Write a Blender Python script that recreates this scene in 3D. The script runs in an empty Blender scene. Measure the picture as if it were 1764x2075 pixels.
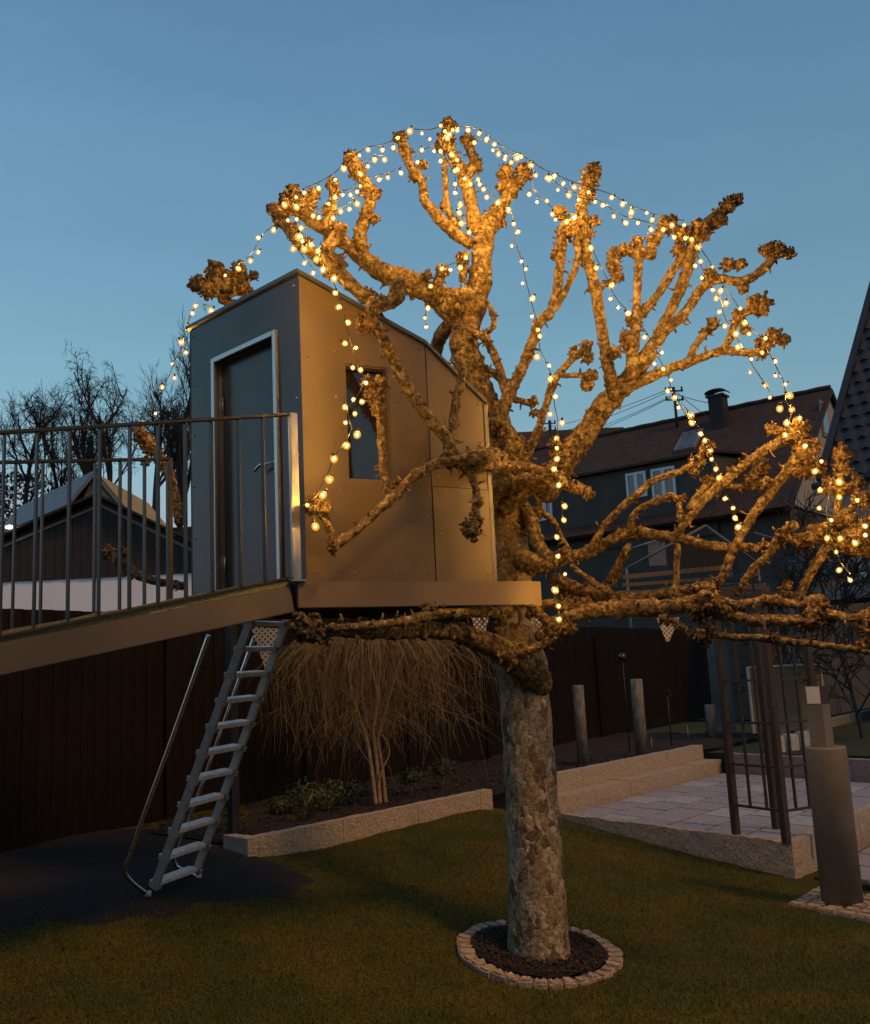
import bpy, bmesh, math, random
import numpy as np
from mathutils import Vector, Matrix, noise, geometry
random.seed(7); np.random.seed(7)
sc = bpy.context.scene
COL = sc.collection
PI = math.pi

# ------------------------------------------------------------------ camera
EYE = Vector((0.0, 0.0, 1.85))
FPX = 1981.0                      # focal length measured on a 1764 px wide frame
PITCH, ROLL = math.radians(9.4), math.radians(2.77)
FWD = Vector((0, math.cos(PITCH), math.sin(PITCH)))
_u0 = Vector((0, -math.sin(PITCH), math.cos(PITCH))); _r0 = Vector((1, 0, 0))
RGT = _r0*math.cos(ROLL) - _u0*math.sin(ROLL)
UPV = _u0*math.cos(ROLL) + _r0*math.sin(ROLL)
cam = bpy.data.cameras.new('camera'); camo = bpy.data.objects.new('camera', cam); COL.objects.link(camo)
m = Matrix.Identity(4)
for i in range(3):
    m[i][0], m[i][1], m[i][2], m[i][3] = RGT[i], UPV[i], -FWD[i], EYE[i]
camo.matrix_world = m
cam.sensor_fit = 'HORIZONTAL'; cam.sensor_width = 36.0; cam.lens = 36.0*FPX/1764.0
cam.clip_start = 0.05; cam.clip_end = 2000
sc.camera = camo

# ------------------------------------------------------------------ sky at dusk
world = bpy.data.worlds.new('World'); sc.world = world; world.use_nodes = True
nt = world.node_tree; bg = nt.nodes['Background']
tc = nt.nodes.new('ShaderNodeTexCoord'); sp = nt.nodes.new('ShaderNodeSeparateXYZ')
nt.links.new(tc.outputs['Generated'], sp.inputs[0])
rp = nt.nodes.new('ShaderNodeValToRGB')
cr = rp.color_ramp
stops = [(0.0, (.36, .31, .33)), (.10, (.38, .36, .42)), (.15, (.35, .41, .48)), (.21, (.26, .445, .535)), (.29, (.205, .40, .515)),
         (.38, (.165, .335, .475)), (.60, (.108, .234, .398)), (.78, (.075, .16, .285)), (1.0, (.04, .09, .18))]
cr.elements[0].position = stops[0][0]; cr.elements[0].color = stops[0][1]+(1,)
cr.elements[1].position = 1.0; cr.elements[1].color = stops[-1][1]+(1,)
for p_, c_ in stops[1:-1]:
    e = cr.elements.new(p_); e.color = c_+(1,)
nt.links.new(sp.outputs['Z'], rp.inputs[0])
mp = nt.nodes.new('ShaderNodeMapping'); mp.inputs['Scale'].default_value = (1.5, 1.5, 9)
nz = nt.nodes.new('ShaderNodeTexNoise'); nz.inputs['Scale'].default_value = 2.2; nz.inputs['Detail'].default_value = 5
nt.links.new(tc.outputs['Generated'], mp.inputs[0]); nt.links.new(mp.outputs[0], nz.inputs['Vector'])
mr = nt.nodes.new('ShaderNodeMapRange'); mr.inputs[1].default_value = .35; mr.inputs[2].default_value = .72
mr.inputs[3].default_value = 1.02; mr.inputs[4].default_value = .96
nt.links.new(nz.outputs['Fac'], mr.inputs[0])
az = nt.nodes.new('ShaderNodeMath'); az.operation = 'MULTIPLY_ADD'; az.inputs[1].default_value = -.26; az.inputs[2].default_value = 1.0
nt.links.new(sp.outputs['X'], az.inputs[0])
mu = nt.nodes.new('ShaderNodeMath'); mu.operation = 'MULTIPLY'
nt.links.new(mr.outputs[0], mu.inputs[0]); nt.links.new(az.outputs[0], mu.inputs[1])
nt.links.new(rp.outputs[0], bg.inputs['Color']); nt.links.new(mu.outputs[0], bg.inputs['Strength'])

# ------------------------------------------------------------------ warm sun lamp standing in for an unseen floodlight, high at front right
sun = bpy.data.lights.new('sun', 'SUN'); suno = bpy.data.objects.new('sun', sun); COL.objects.link(suno)
sun.energy = 1.25; sun.angle = math.radians(9); sun.color = (1.0, .47, .10)
suno.rotation_euler = Vector((-.72, .58, -1.1)).to_track_quat('-Z', 'Y').to_euler()

# ------------------------------------------------------------------ exposure / render
vs = sc.view_settings
vs.view_transform = 'Standard'; vs.look = 'None'; vs.exposure = 0.0; vs.gamma = 1.0
vs.use_curve_mapping = False
sc.render.engine = 'CYCLES'
cy = sc.cycles
cy.use_denoising = True; cy.max_bounces = 6; cy.diffuse_bounces = 3; cy.glossy_bounces = 3; cy.transparent_max_bounces = 12
cy.sample_clamp_indirect = 3.0; cy.sample_clamp_direct = 0; cy.caustics_reflective = False; cy.caustics_refractive = False
try: cy.use_light_tree = True
except Exception: pass

BULB_L = 6600.0            # radiance of a bulb's filament core

# ================================================================== geometry helpers
def P(x, y, Y):
    """3-D point seen at (x, y) of the 1764 x 2075 frame, on the vertical plane world-y = Y."""
    d = FWD + RGT*((x-882.0)/FPX) + UPV*((1037.5-y)/FPX)
    return EYE + d*(Y/d.y)
def PZ(x, y, z):
    d = FWD + RGT*((x-882.0)/FPX) + UPV*((1037.5-y)/FPX)
    return EYE + d*((z-EYE.z)/d.z)
def cA(x, y): return ((500+x/1.47)/1.5266, (300+y/1.47)/1.5266)
def cB(x, y): return ((1400+x/1.47)/1.5266, (400+y/1.47)/1.5266)
def cC(x, y): return ((900+x/1.96)/1.5266, (1200+y/1.96)/1.5266)
def cE(x, y): return ((1600+x/1.614)/1.5266, (1200+y/1.614)/1.5266)
def cR(x, y): return ((x/1.729)/1.5266, (900+y/1.729)/1.5266)
def cF(x, y): return (x, y)
CROP = {'A': (cA, 1.47*1.5266), 'B': (cB, 1.47*1.5266), 'C': (cC, 1.96*1.5266), 'E': (cE, 1.614*1.5266), 'R': (cR, 1.729*1.5266), 'F': (cF, 1.0)}

def mesh_from(bm, name):
    me = bpy.data.meshes.new(name); bm.to_mesh(me); bm.free(); return me
def thing(name, label, cat, loc, group=None):
    o = bpy.data.objects.new(name, None); COL.objects.link(o); o.empty_display_size = .1
    o.location = loc; o['label'] = label; o['category'] = cat
    if group: o['group'] = group
    return o
def link(name, me, mat, parent=None, loc=None, smooth=False, label=None, kind=None, rot=None):
    """one mesh object; vertices are world coordinates unless loc is given (shared meshes)."""
    o = bpy.data.objects.new(name, me); COL.objects.link(o)
    if mat is not None:
        mats = mat if isinstance(mat, (list, tuple)) else [mat]
        if len(me.materials) == 0:
            for q in mats: me.materials.append(q)
    if smooth:
        me.polygons.foreach_set('use_smooth', [True]*len(me.polygons))
    if loc is not None: o.location = loc
    if rot is not None: o.rotation_euler = rot
    if parent is not None:
        o.parent = parent
        r = parent
        off = Vector((0, 0, 0))
        while r is not None:
            if r.type == 'EMPTY': off = Vector(r.location)
            r = r.parent
        if parent.type == 'EMPTY':
            o.matrix_parent_inverse = Matrix.Translation(-Vector(parent.location))
        elif parent.get('_local'):
            o.matrix_parent_inverse = Matrix.Identity(4)
    if label: o['label'] = label
    if kind: o['kind'] = kind
    return o
def tag(o, label, cat, group=None):
    o['label'] = label; o['category'] = cat
    if group: o['group'] = group
    return o

def box(bm, c, size, rot=None, mi=0):
    """box centred on c, size = full extents, rot = 3x3 Matrix"""
    vs_ = []
    for sx in (-.5, .5):
        for sy in (-.5, .5):
            for sz in (-.5, .5):
                v = Vector((sx*size[0], sy*size[1], sz*size[2]))
                if rot is not None: v = rot @ v
                vs_.append(bm.verts.new(Vector(c)+v))
    for f in ((0,1,3,2),(4,6,7,5),(0,4,5,1),(2,3,7,6),(0,2,6,4),(1,5,7,3)):
        fa = bm.faces.new([vs_[i] for i in f]); fa.material_index = mi
def frame_rot(xdir, zdir=Vector((0,0,1))):
    x = Vector(xdir).normalized(); z = Vector(zdir); z = (z - x*z.dot(x)).normalized(); y = z.cross(x)
    return Matrix((x, y, z)).transposed()
def beam(bm, a, b, w, h, up=Vector((0,0,1)), mi=0):
    """box from a to b, width w (sideways), height h (along up)"""
    a = Vector(a); b = Vector(b); d = b-a
    u = up if abs(d.normalized().dot(up)) < .98 else Vector((0,1,0))
    box(bm, (a+b)/2, (d.length, w, h), frame_rot(d, u), mi)
def prism(bm, pts, ext, mi=0):
    """extrude polygon (list of Vector) by vector ext, closed"""
    n = len(pts)
    a = [bm.verts.new(p) for p in pts]; b = [bm.verts.new(Vector(p)+Vector(ext)) for p in pts]
    fs = [bm.faces.new(a), bm.faces.new(b[::-1])]
    for i in range(n):
        fs.append(bm.faces.new((a[i], b[i], b[(i+1)%n], a[(i+1)%n])))
    for f in fs: f.material_index = mi
    bmesh.ops.recalc_face_normals(bm, faces=fs)
def tube(bm, pts, rads, n=8, mi=0, cap=True, jit=0.0):
    pts = [Vector(p) for p in pts]
    if not isinstance(rads, (list, tuple)): rads = [rads]*len(pts)
    rings = []
    t = (pts[1]-pts[0]).normalized()
    ref = Vector((0,0,1)) if abs(t.z) < .9 else Vector((1,0,0))
    nx = (ref - t*ref.dot(t)).normalized()
    for i, p in enumerate(pts):
        if i == 0: t2 = pts[1]-pts[0]
        elif i == len(pts)-1: t2 = pts[-1]-pts[-2]
        else: t2 = pts[i+1]-pts[i-1]
        t2 = t2.normalized()
        nx = nx - t2*nx.dot(t2)
        if nx.length < 1e-6: nx = t2.orthogonal()
        nx = nx.normalized(); ny = t2.cross(nx)
        ring = []
        for k in range(n):
            a = 2*PI*k/n
            r = rads[i]*(1 + (random.uniform(-jit, jit) if jit else 0))
            ring.append(bm.verts.new(p + (nx*math.cos(a)+ny*math.sin(a))*r))
        rings.append(ring)
    for i in range(len(rings)-1):
        for k in range(n):
            f = bm.faces.new((rings[i][k], rings[i][(k+1)%n], rings[i+1][(k+1)%n], rings[i+1][k])); f.material_index = mi; f.smooth = True
    if cap:
        f = bm.faces.new(rings[0][::-1]); f.material_index = mi
        f = bm.faces.new(rings[-1]); f.material_index = mi
def resample(pts, rads, step):
    """Catmull-Rom resampling"""
    pts = [Vector(p) for p in pts]
    if len(pts) == 2:
        pts = [pts[0], (pts[0]+pts[1])/2, pts[1]]; rads = [rads[0], (rads[0]+rads[1])/2, rads[1]]
    q = [pts[0]*2-pts[1]]+pts+[pts[-1]*2-pts[-2]]
    op, orr = [], []
    for i in range(1, len(q)-2):
        p0, p1, p2, p3 = q[i-1], q[i], q[i+1], q[i+2]
        n = max(1, int((p2-p1).length/step))
        for k in range(n):
            t = k/n
            op.append(.5*((2*p1)+(p2-p0)*t+(2*p0-5*p1+4*p2-p3)*t*t+(3*p1-p0-3*p2+p3)*t**3))
            orr.append(rads[i-1]*(1-t)+rads[i]*t)
    op.append(pts[-1]); orr.append(rads[-1])
    return op, orr
def ico(bm, c, r, sub=1, scale=(1,1,1), mi=0):
    res = bmesh.ops.create_icosphere(bm, subdivisions=sub, radius=r, matrix=Matrix.Translation(c) @ Matrix.Diagonal((*scale, 1)))
    for v in res['verts']:
        for f in v.link_faces: f.material_index = mi
    return res
def np_mesh(name, verts, faces):
    me = bpy.data.meshes.new(name)
    v = np.asarray(verts, np.float32); f = np.asarray(faces, np.int32)
    n, k = f.shape
    me.vertices.add(len(v)); me.vertices.foreach_set('co', v.ravel())
    me.loops.add(n*k); me.loops.foreach_set('vertex_index', f.ravel())
    me.polygons.add(n); me.polygons.foreach_set('loop_start', np.arange(0, n*k, k, dtype=np.int32))
    me.update(calc_edges=True); me.validate()
    return me
def strands(lines, n=3):
    """many thin tapered tubes as arrays: lines = list of (pts Nx3 array, r0, r1)"""
    V, Fc = [], []; off = 0
    for pts, r0, r1 in lines:
        pts = np.asarray(pts, float); m_ = len(pts)
        t = np.gradient(pts, axis=0); t /= (np.linalg.norm(t, axis=1, keepdims=True)+1e-9)
        ref = np.array([0.3, 0.9, 0.2]) if abs(t[0][2]) > .8 else np.array([0, 0, 1.0])
        a = np.cross(t, ref); a /= (np.linalg.norm(a, axis=1, keepdims=True)+1e-9); b = np.cross(t, a)
        rr = np.linspace(r0, r1, m_)[:, None]
        for k in range(n):
            an = 2*PI*k/n
            V.append(pts + (a*math.cos(an)+b*math.sin(an))*rr)
        for k in range(n):
            k2 = (k+1) % n
            i = np.arange(m_-1)
            Fc.append(np.stack([off+k*m_+i, off+k2*m_+i, off+k2*m_+i+1, off+k*m_+i+1], 1))
        off += n*m_
    return np.concatenate(V), np.concatenate(Fc)

# ================================================================== materials
def mat_new(name):
    mt = bpy.data.materials.new(name); mt.use_nodes = True
    return mt, mt.node_tree, mt.node_tree.nodes['Principled BSDF']
def rgb(*c): return (c[0], c[1], c[2], 1)
def mat(name, c1, c2=None, rough=.7, scale=8, metal=0, bump=0, bscale=40, spec=.5, detail=6, contrast=(.35, .65), coord='Object', stretch=None, bdist=.01):
    mt, t, b = mat_new(name)
    b.inputs['Roughness'].default_value = rough; b.inputs['Metallic'].default_value = metal
    b.inputs['Specular IOR Level'].default_value = spec
    tcn = t.nodes.new('ShaderNodeTexCoord'); src = tcn.outputs[coord]
    if stretch:
        mpn = t.nodes.new('ShaderNodeMapping'); mpn.inputs['Scale'].default_value = stretch
        t.links.new(src, mpn.inputs[0]); src = mpn.outputs[0]
    if c2 is None: c2 = tuple(x*.8 for x in c1)
    n = t.nodes.new('ShaderNodeTexNoise'); n.inputs['Scale'].default_value = scale; n.inputs['Detail'].default_value = detail
    t.links.new(src, n.inputs['Vector'])
    r = t.nodes.new('ShaderNodeValToRGB')
    r.color_ramp.elements[0].position = contrast[0]; r.color_ramp.elements[1].position = contrast[1]
    r.color_ramp.elements[0].color = rgb(*c2); r.color_ramp.elements[1].color = rgb(*c1)
    t.links.new(n.outputs['Fac'], r.inputs[0]); t.links.new(r.outputs[0], b.inputs['Base Color'])
    if bump:
        n2 = t.nodes.new('ShaderNodeTexNoise'); n2.inputs['Scale'].default_value = bscale; n2.inputs['Detail'].default_value = 5
        t.links.new(src, n2.inputs['Vector'])
        bp = t.nodes.new('ShaderNodeBump'); bp.inputs['Strength'].default_value = bump; bp.inputs['Distance'].default_value = bdist
        t.links.new(n2.outputs['Fac'], bp.inputs['Height']); t.links.new(bp.outputs[0], b.inputs['Normal'])
    return mt

def bark_material(name, pale, mid, dark, lich=.5, vs_=(22, 22, 9), groove=.35, warp=.08, flaky=False, dk=(.16, .14, .12)):
    mt, t, b = mat_new(name)
    b.inputs['Roughness'].default_value = .85; b.inputs['Specular IOR Level'].default_value = .25
    tcn = t.nodes.new('ShaderNodeTexCoord')
    n0 = t.nodes.new('ShaderNodeTexNoise'); n0.inputs['Scale'].default_value = 9; n0.inputs['Detail'].default_value = 3
    t.links.new(tcn.outputs['Object'], n0.inputs['Vector'])
    mixv = t.nodes.new('ShaderNodeMix'); mixv.data_type = 'VECTOR'; mixv.inputs['Factor'].default_value = warp
    t.links.new(tcn.outputs['Object'], mixv.inputs['A']); t.links.new(n0.outputs['Color'], mixv.inputs['B'])
    mpn = t.nodes.new('ShaderNodeMapping'); mpn.inputs['Scale'].default_value = vs_
    t.links.new(mixv.outputs['Result'], mpn.inputs[0])
    vo = t.nodes.new('ShaderNodeTexVoronoi'); vo.inputs['Scale'].default_value = 1; t.links.new(mpn.outputs[0], vo.inputs['Vector'])
    ve = t.nodes.new('ShaderNodeTexVoronoi'); ve.feature = 'DISTANCE_TO_EDGE'; ve.inputs['Scale'].default_value = 1
    t.links.new(mpn.outputs[0], ve.inputs['Vector'])
    r1 = t.nodes.new('ShaderNodeValToRGB'); r1.color_ramp.elements[0].color = rgb(*dark); r1.color_ramp.elements[1].color = rgb(*pale)
    e = r1.color_ramp.elements.new(.45); e.color = rgb(*mid)
    if flaky:
        r1.color_ramp.interpolation = 'CONSTANT'; e.position = .30; r1.color_ramp.elements[2].position = .62
        e3 = r1.color_ramp.elements.new(.80); e3.color = rgb(*[.6*a+.4*b_ for a, b_ in zip(mid, pale)])
    t.links.new(vo.outputs['Color'], r1.inputs[0])
    n1 = t.nodes.new('ShaderNodeTexNoise'); n1.inputs['Scale'].default_value = 38; n1.inputs['Detail'].default_value = 8; n1.inputs['Roughness'].default_value = .7
    t.links.new(tcn.outputs['Object'], n1.inputs['Vector'])
    r2 = t.nodes.new('ShaderNodeValToRGB'); r2.color_ramp.elements[0].position = .42; r2.color_ramp.elements[1].position = .62
    r2.color_ramp.elements[0].color = rgb(*dk); r2.color_ramp.elements[1].color = (1.15, 1.12, 1.05, 1)
    t.links.new(n1.outputs['Fac'], r2.inputs[0])
    mx = t.nodes.new('ShaderNodeMix'); mx.data_type = 'RGBA'; mx.blend_type = 'MULTIPLY'; mx.inputs['Factor'].default_value = .85
    t.links.new(r1.outputs[0], mx.inputs['A']); t.links.new(r2.outputs[0], mx.inputs['B'])
    # lichen spots
    n3 = t.nodes.new('ShaderNodeTexNoise'); n3.inputs['Scale'].default_value = 20; n3.inputs['Detail'].default_value = 6
    t.links.new(tcn.outputs['Object'], n3.inputs['Vector'])
    r3 = t.nodes.new('ShaderNodeMapRange'); r3.inputs[1].default_value = .55; r3.inputs[2].default_value = .66; r3.inputs[4].default_value = lich
    t.links.new(n3.outputs['Fac'], r3.inputs[0])
    mx2 = t.nodes.new('ShaderNodeMix'); mx2.data_type = 'RGBA'; t.links.new(r3.outputs[0], mx2.inputs['Factor'])
    t.links.new(mx.outputs['Result'], mx2.inputs['A']); mx2.inputs['B'].default_value = (.42, .365, .225, 1)
    t.links.new(mx2.outputs['Result'], b.inputs['Base Color'])
    rr = t.nodes.new('ShaderNodeMapRange'); rr.inputs[1].default_value = 0; rr.inputs[2].default_value = .10; rr.inputs[4].default_value = groove
    t.links.new(ve.outputs['Distance'], rr.inputs[0])
    ad = t.nodes.new('ShaderNodeMath'); ad.operation = 'MULTIPLY_ADD'; ad.inputs[1].default_value = 1.2
    t.links.new(n1.outputs['Fac'], ad.inputs[0]); t.links.new(rr.outputs[0], ad.inputs[2])
    bp = t.nodes.new('ShaderNodeBump'); bp.inputs['Strength'].default_value = .8; bp.inputs['Distance'].default_value = .012
    t.links.new(ad.outputs[0], bp.inputs['Height']); t.links.new(bp.outputs[0], b.inputs['Normal'])
    return mt

M = {}
M['bark'] = bark_material('plane bark', (.34, .255, .135), (.21, .15, .075), (.085, .057, .03), .5, (30, 30, 30), .5, .12)
M['trunkbark'] = bark_material('plane trunk bark', (.54, .45, .31), (.37, .285, .18), (.19, .135, .083), .30, (26, 26, 11), .45, .13, True, (.46, .43, .40))
M['knob'] = bark_material('pollard knob bark', (.31, .225, .12), (.18, .12, .06), (.06, .038, .022), .25, (40, 40, 40))
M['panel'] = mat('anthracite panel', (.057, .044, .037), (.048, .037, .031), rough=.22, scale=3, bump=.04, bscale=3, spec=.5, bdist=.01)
M['sidepanel'] = mat('warm tinted side panel', (.140, .103, .055), (.108, .079, .043), rough=.40, stretch=(1.6, 1.6, .3), contrast=(.25, .8), scale=2.5, bump=.03, bscale=3, spec=.4)  # grey panel with the warm light mixed into its base colour
M['roofedge'] = mat('roof edge metal', (.09, .088, .084), (.075, .073, .07), rough=.35, metal=.3)
M['beam'] = mat('coated steel beam', (.165, .125, .088), (.135, .103, .074), rough=.5, scale=2.5, spec=.35)
M['rampbeam'] = mat('dark grey ramp steel', (.115, .098, .084), (.092, .079, .068), rough=.5, scale=2.5, spec=.35)
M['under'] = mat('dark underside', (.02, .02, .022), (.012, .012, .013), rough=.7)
M['alu'] = mat('brushed aluminium', (.62, .60, .58), (.50, .49, .47), rough=.33, metal=.85, scale=14, stretch=(3, 3, 40))
M['ladderalu'] = mat('weathered ladder aluminium', (.86, .76, .68), (.70, .62, .56), rough=.45, metal=.15, scale=18)
M['stile'] = mat('dark ladder stile', (.44, .38, .33), (.31, .27, .235), rough=.5, metal=.3, scale=18)
M['steel'] = mat('galvanised post', (.42, .40, .36), (.30, .285, .26), rough=.30, metal=.9, scale=30, stretch=(1, 1, .3))
M['rail'] = mat('dark railing steel', (.030, .030, .032), (.018, .018, .020), rough=.45, metal=.3)
M['chrome'] = mat('satin chrome', (.7, .68, .66), (.62, .6, .58), rough=.2, metal=1)
M['carpet'] = mat('artificial turf mat', (.26, .26, .15), (.14, .145, .08), rough=.95, scale=90, bump=.6, bscale=300, bdist=.005)
M['fence'] = mat('dark brown fence board', (.012, .0065, .0036), (.005, .0030, .0020), rough=.8, spec=.2, scale=5, stretch=(8, 8, .6), bump=.15, bscale=30)
M['soil'] = mat('garden soil', (.035, .024, .016), (.014, .010, .007), rough=1, scale=30, bump=.9, bscale=60, bdist=.03)
M['darkground'] = mat('dark ground cover', (.024, .017, .015), (.009, .007, .006), rough=1, scale=45, bump=.9, bscale=90, bdist=.02)
M['chip'] = mat('bark chip', (.085, .055, .038), (.035, .022, .016), rough=.95, scale=25)
M['clod'] = mat('soil clod', (.060, .040, .026), (.020, .014, .010), rough=1, scale=14)
M['granite'] = mat('rough granite', (.52, .43, .33), (.30, .24, .18), rough=.9, scale=45, bump=.9, bscale=45, bdist=.02, contrast=(.3, .7))
M['ringstone'] = mat('granite sett', (.50, .40, .30), (.27, .20, .145), rough=.95, scale=26, bump=.9, bscale=50, bdist=.02, contrast=(.3, .7))
M['pavera'] = mat('grey paving slab', (.33, .325, .355), (.24, .24, .265), rough=.75, scale=14, bump=.15, bscale=120, contrast=(.3, .7))
M['paverb'] = mat('pale grey paving slab', (.42, .41, .44), (.31, .31, .34), rough=.7, scale=11, bump=.15, bscale=120, contrast=(.3, .7))
M['mortar'] = mat('paving bed', (.03, .028, .026), (.02, .019, .018), rough=1)
M['rust'] = mat('dark brown steel', (.050, .036, .026), (.034, .024, .018), rough=.55, scale=20)
M['pedestal'] = mat('coated steel pedestal', (.205, .175, .145), (.165, .14, .115), rough=.55, scale=4)
M['pole'] = mat('weathered pole', (.26, .23, .18), (.12, .105, .085), rough=.75, scale=25, stretch=(1, 1, .3))
M['lamphead'] = mat('pale head panel', (.75, .72, .68), (.70, .67, .63), rough=.5)
M['wire'] = mat('black cable', (.012, .012, .012), rough=.6)
M['willow'] = mat('hanging twig bark', (.33, .225, .095), (.17, .112, .044), rough=.8, scale=20)
M['willowstem'] = mat('pale shrub stem', (.42, .30, .17), (.27, .18, .10), rough=.8, scale=25, bump=.4, bscale=60)
M['leafa'] = mat('evergreen leaf', (.055, .085, .02), (.03, .05, .012), rough=.55, scale=12)
M['leafb'] = mat('dull leaf', (.05, .06, .022), (.028, .036, .012), rough=.6, scale=12)
M['twigdark'] = mat('bare tree bark', (.030, .030, .028), (.018, .018, .017), rough=.9, scale=6)
M['conifer'] = mat('conifer foliage', (.018, .026, .016), (.010, .015, .009), rough=.9, scale=6)
M['plaster'] = mat('white plaster', (.86, .86, .90), (.80, .80, .84), rough=.9, scale=2, bump=.1, bscale=60)
M['greyplaster'] = mat('pale pinkish plaster', (.40, .35, .34), (.33, .29, .28), rough=.9, scale=1.5, bump=.1, bscale=40)
M['darkplaster'] = mat('dark wall render', (.080, .070, .060), (.058, .051, .044), rough=.9, scale=1.5)  # one dark tone, slightly mottled
M['gablewall'] = mat('cream gable', (.36, .34, .30), (.31, .29, .26), rough=.9, scale=1.5)
M['barnwood'] = mat('dark stained boarding', (.030, .022, .018), (.019, .014, .012), rough=.75, scale=3, stretch=(6, 6, .5))
M['yellow'] = mat('yellow plaster gable', (.44, .37, .17), (.36, .30, .13), rough=.9, scale=1)
M['greyroof'] = mat('grey sheet roof', (.115, .13, .145), (.095, .105, .12), rough=.5, scale=2)
M['trim'] = mat('pale eave trim', (.22, .20, .18), (.17, .155, .14), rough=.7)
M['white'] = mat('white window frame', (.72, .72, .74), (.66, .66, .68), rough=.5)
M['tile'] = mat('slate grey roof tile', (.034, .036, .043), (.024, .026, .031), rough=.55, scale=6, bump=.2, bscale=30)
M['concrete'] = mat('grey concrete', (.23, .22, .21), (.16, .155, .15), rough=.9, scale=5, bump=.2, bscale=40)
M['shutter'] = mat('grey shutter', (.22, .225, .24), (.19, .195, .21), rough=.6)
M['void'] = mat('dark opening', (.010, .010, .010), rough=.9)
M['olive'] = mat('olive board', (.155, .14, .085), (.13, .118, .07), rough=.7, scale=3)
M['paleedge'] = mat('pale board rim', (.52, .46, .32), (.45, .40, .28), rough=.6)
M['timber'] = mat('weathered timber', (.20, .135, .075), (.13, .085, .048), rough=.8, scale=6, stretch=(1, 8, 8))
M['tubemetal'] = mat('grey tube', (.40, .40, .41), (.33, .33, .34), rough=.4, metal=.5)
M['bluegrey'] = mat('blue grey panel', (.13, .15, .18), (.11, .125, .15), rough=.6)
M['dulltube'] = mat('dull grey tube', (.17, .17, .18), (.13, .13, .135), rough=.5)
M['farlawn'] = mat('far dimmed lawn', (.030, .042, .010), (.018, .028, .006), rough=1, scale=30, bump=.6, bscale=60)  # same grass as the lawn, darkened for the weaker light out there
M['farkerb'] = mat('reddish stone kerb', (.33, .22, .19), (.22, .15, .13), rough=.9, scale=35, bump=.5, bscale=50)
M['palestone'] = mat('pale block', (.50, .48, .44), (.40, .38, .35), rough=.85, scale=20)

def glass_mat(name, col, rough=.06):
    mt, t, b = mat_new(name)
    b.inputs['Base Color'].default_value = rgb(*col); b.inputs['Roughness'].default_value = rough
    b.inputs['Specular IOR Level'].default_value = .8; b.inputs['Coat Weight'].default_value = .4
    return mt
M['pane'] = glass_mat('dark window pane', (.012, .011, .016))
M['farpane'] = glass_mat('far window pane', (.10, .10, .11), .15)

def roof_rows(name, c1, c2, sx, sy, ax):
    """interlocking tile relief for a roof too far off to part the tiles: rows across, rolls along."""
    mt, t, b = mat_new(name); b.inputs['Roughness'].default_value = .75
    tcn = t.nodes.new('ShaderNodeTexCoord')
    w1 = t.nodes.new('ShaderNodeTexWave'); w1.wave_profile = 'SAW'; w1.bands_direction = 'Z'; w1.inputs['Scale'].default_value = sy; w1.inputs['Distortion'].default_value = .3
    w2 = t.nodes.new('ShaderNodeTexWave'); w2.bands_direction = ax; w2.inputs['Scale'].default_value = sx; w2.inputs['Distortion'].default_value = .3
    t.links.new(tcn.outputs['Object'], w1.inputs[0]); t.links.new(tcn.outputs['Object'], w2.inputs[0])
    ad = t.nodes.new('ShaderNodeMath'); ad.operation = 'ADD'; t.links.new(w1.outputs['Fac'], ad.inputs[0]); t.links.new(w2.outputs['Fac'], ad.inputs[1])
    n = t.nodes.new('ShaderNodeTexNoise'); n.inputs['Scale'].default_value = 2.5; n.inputs['Detail'].default_value = 8; t.links.new(tcn.outputs['Object'], n.inputs['Vector'])
    r = t.nodes.new('ShaderNodeValToRGB'); r.color_ramp.elements[0].position = .35; r.color_ramp.elements[1].position = .65
    r.color_ramp.elements[0].color = rgb(*c2); r.color_ramp.elements[1].color = rgb(*c1)
    t.links.new(n.outputs['Fac'], r.inputs[0]); t.links.new(r.outputs[0], b.inputs['Base Color'])
    bp = t.nodes.new('ShaderNodeBump'); bp.inputs['Strength'].default_value = .7; bp.inputs['Distance'].default_value = .03
    t.links.new(ad.outputs[0], bp.inputs['Height']); t.links.new(bp.outputs[0], b.inputs['Normal'])
    return mt
M['brownroof'] = roof_rows('brown clay tile roof', (.064, .030, .019), (.030, .016, .011), 3.2, 2.6, 'X')

# emitting parts of the string lights
def emit_mat(name, col, s):
    mt = bpy.data.materials.new(name); mt.use_nodes = True; t = mt.node_tree
    for n in list(t.nodes):
        if n.type != 'OUTPUT_MATERIAL': t.nodes.remove(n)
    e = t.nodes.new('ShaderNodeEmission'); e.inputs['Color'].default_value = rgb(*col); e.inputs['Strength'].default_value = s
    t.links.new(e.outputs[0], t.nodes['Material Output'].inputs[0])
    return mt
M['core'] = emit_mat('bulb filament', (1.0, .47, .075), BULB_L)
_t = M['core'].node_tree; _oi = _t.nodes.new('ShaderNodeObjectInfo'); _mr = _t.nodes.new('ShaderNodeMapRange')
_mr.inputs[3].default_value = BULB_L*.35; _mr.inputs[4].default_value = BULB_L*1.5
_t.links.new(_oi.outputs['Random'], _mr.inputs[0]); _t.links.new(_mr.outputs[0], _t.nodes['Emission'].inputs['Strength'])
mt = bpy.data.materials.new('bulb halo shell'); mt.use_nodes = True; t = mt.node_tree  # glowing shell, larger than the bare bulb, added as its halo
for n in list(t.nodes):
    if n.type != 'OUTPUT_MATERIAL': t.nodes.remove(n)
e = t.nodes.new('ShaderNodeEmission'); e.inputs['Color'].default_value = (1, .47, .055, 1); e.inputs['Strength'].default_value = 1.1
tr = t.nodes.new('ShaderNodeBsdfTransparent'); mxs = t.nodes.new('ShaderNodeMixShader'); mxs.inputs[0].default_value = .72
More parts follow.
